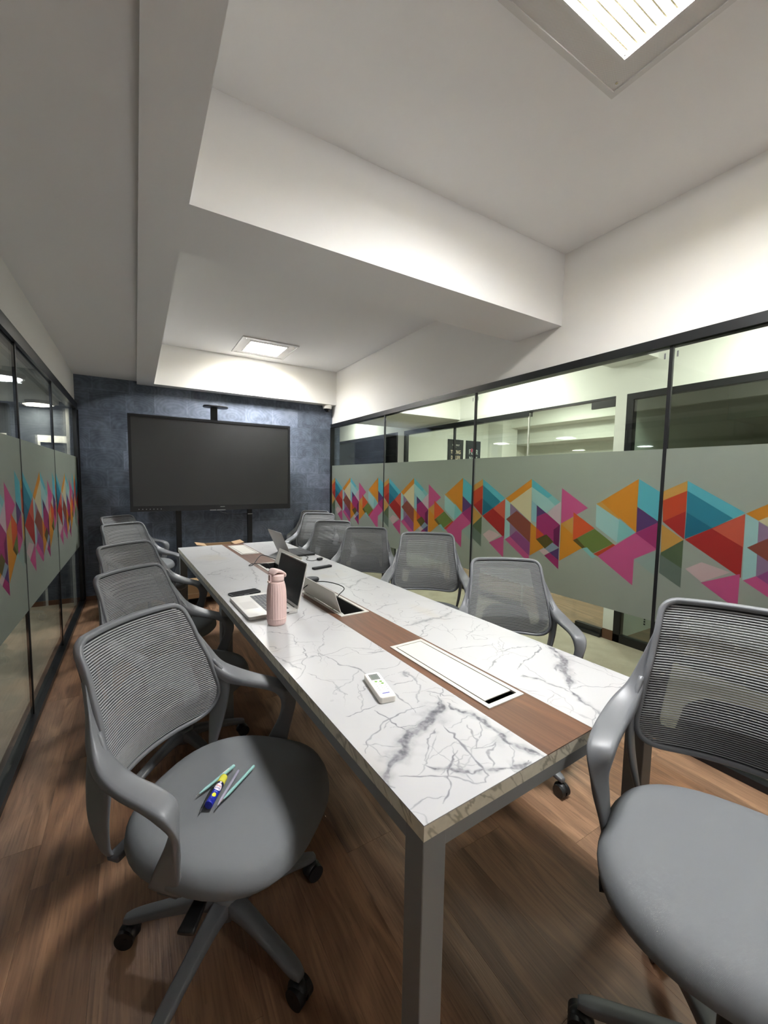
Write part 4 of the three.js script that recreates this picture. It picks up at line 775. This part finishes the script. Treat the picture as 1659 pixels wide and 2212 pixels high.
{ // air conditioner remote
  const face = canvasTex(256, 740, (c, w, h) => {
    c.fillStyle = '#eeebe5'; c.fillRect(0, 0, w, h);
    c.fillStyle = '#35393a'; c.fillRect(44, 38, 168, 190); c.strokeStyle = '#b8bab6'; c.lineWidth = 6; c.strokeRect(60, 54, 136, 160);
    c.fillStyle = '#6c746d'; c.fillRect(66, 60, 124, 148);
    c.fillStyle = '#6fa43a'; for (const [x, y] of [[100, 285], [182, 300], [190, 366]]) { c.beginPath(); c.ellipse(x, y, 27, 24, 0, 0, 7); c.fill(); }
    c.strokeStyle = '#8a8a86'; c.lineWidth = 4; for (let r = 0; r < 5; r++) for (let k = 0; k < 3; k++) { if (k === 2 && r < 1) continue; const x = 46 + k * 72, y = 330 + r * 58; if (k === 2 && y < 400) continue; c.strokeRect(x, y, 44, 26); c.fillStyle = '#77777a'; c.fillRect(x + 8, y - 14, 26, 7); }
    c.fillStyle = '#4b51a8'; c.fillRect(66, 646, 130, 26);
  });
  const t = place('remote_control', 'white air conditioner remote with grey display and green buttons', 'remote', 0.193, 0.455, -0.22);
  mesh('body', rounded2(0.05, 0.152, 0.006, 0.02, 0.003), M.whitePlastic, t);
  const g = new THREE.PlaneGeometry(0.044, 0.142); g.rotateX(-Math.PI / 2); const f = bx(-0.022, 0.022, 0.0196, 0.0203, -0.071, 0.071); { const p = f.attributes.position, uv = f.attributes.uv; for (let i = 0; i < p.count; i++) uv.setXY(i, p.getX(i) / 0.044 + 0.5, 0.5 - p.getZ(i) / 0.142); }
  mesh('button_face', f, std(0xffffff, 0.45, { map: face }), t);
}
{ const t = place('speaker_puck', 'small round black puck on the wood strip beside open cable box', 'speaker', 0.553, 1.79); mesh('body', lathe([[0, 0], [0.036, 0], [0.042, 0.004], [0.043, 0.014], [0.04, 0.02], [0, 0.021]], 40), M.blackMatte, t); mesh('top_pad', lathe([[0, 0.0212], [0.032, 0.0212], [0.032, 0.0205]], 36), M.black, t); }
{ const t = place('remote_control', 'slim black remote lying on the right marble slab', 'remote', 0.761, 2.095, 0.22); mesh('body', rounded2(0.16, 0.036, 0.008, 0.015, 0.003), M.blackMatte, t); mesh('button_pad', bx(-0.06, 0.05, 0.0148, 0.0158, -0.01, 0.01), M.black, t); }
function cable(name, label, pts, r, extra) { const t = thing(name, label, 'cable'); mesh('cord', tube(pts, r, 60, 8), M.black, t); if (extra) extra(t); }
cable('charging_cable', 'thin black cable arching from open cable box to the silver laptop', [onTable(0.45, 1.3, -0.05), onTable(0.468, 1.31, 0.002), onTable(0.505, 1.335, 0.03), onTable(0.55, 1.36, 0.055), onTable(0.5, 1.45, 0.075), onTable(0.43, 1.5, 0.07), onTable(0.35, 1.47, 0.045), onTable(0.28, 1.44, 0.012), onTable(0.245, 1.42, 0.004)], 0.0026);
cable('charging_cable', 'black cable looping out of the far open cable box over left slab', [onTable(0.47, 2.36, -0.04), onTable(0.465, 2.38, 0.006), onTable(0.42, 2.4, 0.012), onTable(0.36, 2.43, 0.01), onTable(0.33, 2.4, 0.006), onTable(0.345, 2.37, 0.012), onTable(0.42, 2.46, 0.05), onTable(0.46, 2.5, 0.055), onTable(0.53, 2.47, 0.03), onTable(0.6, 2.42, 0.006), onTable(0.65, 2.4, 0.004)], 0.003);
cable('charging_cable', 'thin black cable and plug curled beside the black laptop', [onTable(0.69, 2.56, 0.004), onTable(0.74, 2.5, 0.003), onTable(0.79, 2.56, 0.012), onTable(0.83, 2.52, 0.004), onTable(0.78, 2.42, 0.003), onTable(0.8, 2.36, 0.003), onTable(0.85, 2.365, 0.008)], 0.0022, (t) => { const b = new THREE.Group(); const g = rbx(0.045, 0.02, 0.03, 0.006); const [x, y, z] = onTable(0.865, 2.365, 0.0105); const m = mesh('plug', g, M.black, t); m.position.set(x, y, z); m.rotation.y = 0.5; const q = mesh('pins', merge([cyl(0.0025, 0.0025, 0.02, 0, 0, -0.007, 10), cyl(0.0025, 0.0025, 0.02, 0, 0, 0.007, 10)]), M.chrome, m); q.rotation.z = -Math.PI / 2; q.position.x = 0.02; });

// ---------------------------------------------------------------- pens and glue on the nearest left chair
const SY = 0.478 + CHAIRS[4][3];
function pen(label, a, b, body, style) {
  const d = new THREE.Vector3(b[0] - a[0], 0, b[1] - a[1]), L = d.length(), t = thing('pen', label, 'pen', [a[0], SY + 0.0045, a[1]], Math.atan2(d.x, d.z), 'pens on the chair seat');
  const along = (g) => { g.rotateX(Math.PI / 2); return g; };
  const r = 0.0042;
  mesh('barrel', along(lathe([[0, 0.012], [0.0016, 0.012], [r, 0.034], [r, L - 0.004], [r * 0.8, L], [0, L]], 20)), body, t);
  mesh('tip', along(lathe([[0, 0], [0.0007, 0.001], [0.0017, 0.0125], [0, 0.0125]], 14)), M.chrome, t);
  if (style === 'cap') { mesh('cap', along(lathe([[r + 0.0009, L * 0.62], [r + 0.0011, L * 0.62], [r + 0.0011, L - 0.001], [r * 0.7, L + 0.001], [0, L + 0.001]], 20)), body, t); mesh('lettering', bx(-0.0012, 0.0012, r + 0.0008, r + 0.0014, L * 0.68, L * 0.86), M.whitePlastic, t); }
  return t;
}
const mint = std(0x93c2bd, 0.38), lilac = std(0x9a97a6, 0.4);
pen('mint green capped pen with white lettering behind the glue stick', [0.118, -1.187], [0.236, -1.262], mint, 'cap');
pen('grey pen lying against the blue glue stick', [0.158, -1.113], [0.243, -1.234], lilac);
pen('mint green pen, outermost of the pens on the chair seat', [0.174, -1.131], [0.289, -1.231], mint);
pen('black pen half hidden under the blue glue stick', [0.121, -1.121], [0.165, -1.2], std(0x1a1b1e, 0.4));
{
  const a = [0.143, -1.128], b = [0.199, -1.219], d = new THREE.Vector3(b[0] - a[0], 0, b[1] - a[1]), L = d.length();
  const t = thing('glue_stick', 'blue glue stick with yellow cap lying on the grey chair seat', 'glue', [a[0], SY + 0.0105, a[1]], Math.atan2(d.x, d.z));
  const lab = canvasTex(512, 512, (c, w, h) => {          // x: round the stick, y: along it (top of picture: cap end)
    c.fillStyle = '#1c2a9c'; c.fillRect(0, 0, w, h); c.fillStyle = '#1a1c50'; c.fillRect(0, 0, w, 150);
    const cx = 256;
    c.fillStyle = '#f2e8ef'; c.beginPath(); c.ellipse(cx, 170, 92, 100, 0, 0, 7); c.fill(); c.fillRect(cx - 20, 20, 40, 40);
    c.textAlign = 'center'; c.font = 'bold 66px sans-serif'; c.fillStyle = '#c23a3a'; c.fillText('fevi', cx, 165); c.fillStyle = '#2a2f8c'; c.fillText('stik', cx, 228);
    c.fillStyle = '#f2e63a'; c.beginPath(); c.ellipse(cx, 400, 46, 52, 0, 0, 7); c.fill(); c.fillStyle = '#8fa4ee'; c.fillRect(cx - 40, 296, 80, 16);
  });
  const cy = new THREE.CylinderGeometry(0.0105, 0.0105, L * 0.62, 32, 1, true); cy.rotateY(0.4); cy.rotateX(Math.PI / 2); cy.translate(0, 0, L * 0.43);
  mesh('body', cy, std(0xffffff, 0.35, { map: lab }), t);
  const al = (g) => { g.rotateX(Math.PI / 2); return g; };
  mesh('cap', al(lathe([[0, L * 0.72], [0.0112, L * 0.72], [0.0114, L * 0.76], [0.0112, L - 0.004], [0.0098, L], [0, L]], 32)), std(0xe0da52, 0.35), t);
  mesh('twist_base', al(lathe([[0, 0], [0.0102, 0], [0.011, 0.003], [0.011, L * 0.13], [0, L * 0.13]], 32)), std(0x1b2596, 0.35), t);
}

// ---------------------------------------------------------------- display on its stand, and what is around it
{
  const t = thing('interactive_display', 'large black flat display on a black floor stand before the navy wall', 'display', [0.812, 0, ZF + 0.35]);
  const hw = 0.8745, y0 = 0.9983, y1 = 2.0387;
  mesh('casing', rbx(hw * 2, y1 - y0, 0.07, 0.012, 0, (y0 + y1) / 2, -0.037), M.black, t);
  const sc = mesh('screen', bx(-hw + 0.028, hw - 0.028, y0 + 0.062, y1 - 0.026, -0.004, 0.0005), M.screen, t);
  mesh('bezel', (() => { const s = new THREE.Shape(); const R = (P, a, b, c, d) => { P.moveTo(a, c); P.lineTo(b, c); P.lineTo(b, d); P.lineTo(a, d); P.closePath(); return P; }; R(s, -hw, hw, y0, y1); s.holes.push(R(new THREE.Path(), -hw + 0.028, hw - 0.028, y0 + 0.062, y1 - 0.026)); return new THREE.ExtrudeGeometry(s, { depth: 0.006, bevelEnabled: false }); })(), M.black, t);
  const icon = std(0x85878a, 0.5); for (let k = 0; k < 7; k++) mesh('button_icon', bx(-hw + 0.075 + k * 0.035, -hw + 0.085 + k * 0.035, y0 + 0.022, y0 + 0.03, 0.0055, 0.0068), icon, t);
  mesh('port_tray', merge([bx(-0.085, -0.018, y0 - 0.004, y0 + 0.006, -0.01, 0.012), bx(-0.008, 0.085, y0 - 0.004, y0 + 0.006, -0.01, 0.012)]), M.greyMetal, t);
  mesh('logo_plate', bx(0.03, 0.08, y0 + 0.036, y0 + 0.044, 0.0055, 0.0068), M.greyMetal, t);
  for (const x of [0.406, 1.2]) mesh('post', rbx(0.056, 1.9, 0.045, 0.006, x - 0.812, 0.95, -0.1), M.black, t);
  mesh('foot_tray', rbx(0.92, 0.05, 0.5, 0.01, 0, 0.085, 0.12), M.black, t);
  mesh('tray_edge', bx(-0.46, 0.46, 0.108, 0.116, 0.36, 0.372), M.greyMetal, t);
  for (const x of [0.406, 1.2]) for (const z of [-0.2, 0.38]) mesh('caster', (() => { const g = cyl(0.035, 0.035, 0.03, 0, 0, 0, 20); g.translate(0, -0.015, 0); g.rotateZ(Math.PI / 2); g.translate(x - 0.812, 0.035, z); return g; })(), M.black, t);
  mesh('mast', rbx(0.076, 0.5, 0.03, 0.004, -0.01, 1.95, -0.09), M.black, t);
  mesh('camera_shelf', (() => { const g = rounded2(0.27, 0.17, 0.07, 0.016, 0.003); g.translate(0.0, 2.185, -0.03); return g; })(), M.black, t);
  mesh('cable', tube([[-0.04, y0, 0], [0.05, y0 - 0.03, 0.01], [0.2, y0 - 0.055, -0.02], [0.36, y0 - 0.06, -0.075]], 0.003, 30, 6), M.black, t);
  mesh('cable_clip', bx(0.358, 0.418, y0 - 0.066, y0 - 0.058, -0.078, -0.074), M.silver, t);
}
{ const t = thing('dome_camera', 'small white dome security camera under the beam in far right corner', 'camera', [2.315, YB, ZF + 0.07]); mesh('base', lathe([[0, 0], [0.062, 0], [0.064, -0.01], [0.06, -0.05], [0.05, -0.054], [0, -0.054]].reverse(), 36), M.whitePlastic, t); const d = new THREE.SphereGeometry(0.044, 28, 14, 0, Math.PI * 2, Math.PI / 2, Math.PI / 2); d.translate(0, -0.052, 0); mesh('dome', d, phys(0x0c0d10, 0.08), t); }
{ const t = thing('carton', 'open cardboard carton with flaps behind the far end of table', 'box', [0.79, 0.11, -4.9]); const w = 0.15, d = 0.11, h = 0.52; mesh('body', merge([bx(-w, w, 0, 0.005, -d, d), bx(-w, -w + 0.005, 0, h, -d, d), bx(w - 0.005, w, 0, h, -d, d), bx(-w, w, 0, h, -d, -d + 0.005), bx(-w, w, 0, h, d - 0.005, d)]), M.carton, t); for (const s of [-1, 1]) { const f = mesh('flap', bx(0, 0.1, -0.0025, 0.0025, -d, d), M.carton, t); f.position.set(s * w, h, 0); f.rotation.z = s > 0 ? 0.18 : Math.PI - 0.18; } const f2 = mesh('flap', bx(-w, w, -0.0025, 0.0025, 0, 0.08), M.carton, t); f2.position.set(0, h, d); f2.rotation.x = -0.1; }
{ const t = thing('carton', 'small closed cardboard box low under the far left of the table', 'box', [0.53, 0.11, -4.72], 0.05); mesh('body', rbx(0.2, 0.13, 0.16, 0.003, 0, 0.065 + 0.05, 0), M.carton, t); mesh('tray', bx(-0.11, 0.11, 0, 0.05, -0.09, 0.09), M.carton, t); mesh('tape', bx(-0.1003, 0.1003, 0.1795, 0.1808, -0.02, 0.02), std(0xb99a6c, 0.4), t); }
// posters in the white room
function poster(label, x, y, w, h, draw) {
  const t = thing('poster', label, 'poster', [x, y, -5.314], 0, 'framed posters in the white room');
  mesh('frame', bx(-w / 2, w / 2, -h / 2, h / 2, 0, 0.016), M.black, t);
  const f = new THREE.PlaneGeometry(w - 0.03, h - 0.03); f.translate(0, 0, 0.0175); mesh('print', f, std(0xffffff, 0.5, { map: canvasTex(320, 460, draw) }), t);
}
poster('framed dark poster with cream lettering in the white room, left one', 4.59, 1.83, 0.33, 0.48, (c, w, h) => { c.fillStyle = '#2c2d30'; c.fillRect(0, 0, w, h); c.textAlign = 'center'; c.fillStyle = '#e6e2da'; c.font = 'bold 38px sans-serif'; c.fillText('WE ONLY', 160, 92); c.font = '16px sans-serif'; c.fillText('DO', 160, 120); c.fillStyle = '#f0dcc0'; c.font = 'bold 84px sans-serif'; c.fillText('THING', 160, 225, 240); c.fillText('DO LIFE', 160, 320, 220); c.fillStyle = '#e6e2da'; c.font = 'bold 26px sans-serif'; c.fillText('IN STYLE', 160, 375); });
poster('framed dark poster with pink and grey lettering in the white room, right one', 4.985, 1.83, 0.33, 0.48, (c, w, h) => { c.fillStyle = '#2a2e30'; c.fillRect(0, 0, w, h); c.textAlign = 'center'; c.font = 'bold 120px sans-serif'; c.fillStyle = '#c8d0cc'; c.fillText('FEAR', 160, 220, 230); c.fillStyle = '#c04a68'; c.fillRect(100, 120, 40, 60); c.fillStyle = '#c8d0cc'; c.font = 'bold 100px sans-serif'; c.fillText('NOT', 160, 330, 210); c.font = 'bold 40px sans-serif'; c.fillStyle = '#b05a5a'; c.fillText('HING', 160, 400); });
{ const t = thing('picture_frame', 'thin dark picture frame on the wall of the unlit room at right', 'picture', [6.285, 1.62, -0.62], 0); mesh('frame', merge([bx(0, 0.015, -0.25, -0.22, -0.2, 0.2), bx(0, 0.015, 0.22, 0.25, -0.2, 0.2), bx(0, 0.015, -0.25, 0.25, -0.2, -0.17), bx(0, 0.015, -0.25, 0.25, 0.17, 0.2)]), M.black, t); mesh('mount', bx(0.004, 0.01, -0.22, 0.22, -0.17, 0.17), std(0x8d918c, 0.6), t); }
renderer.render(scene, camera);
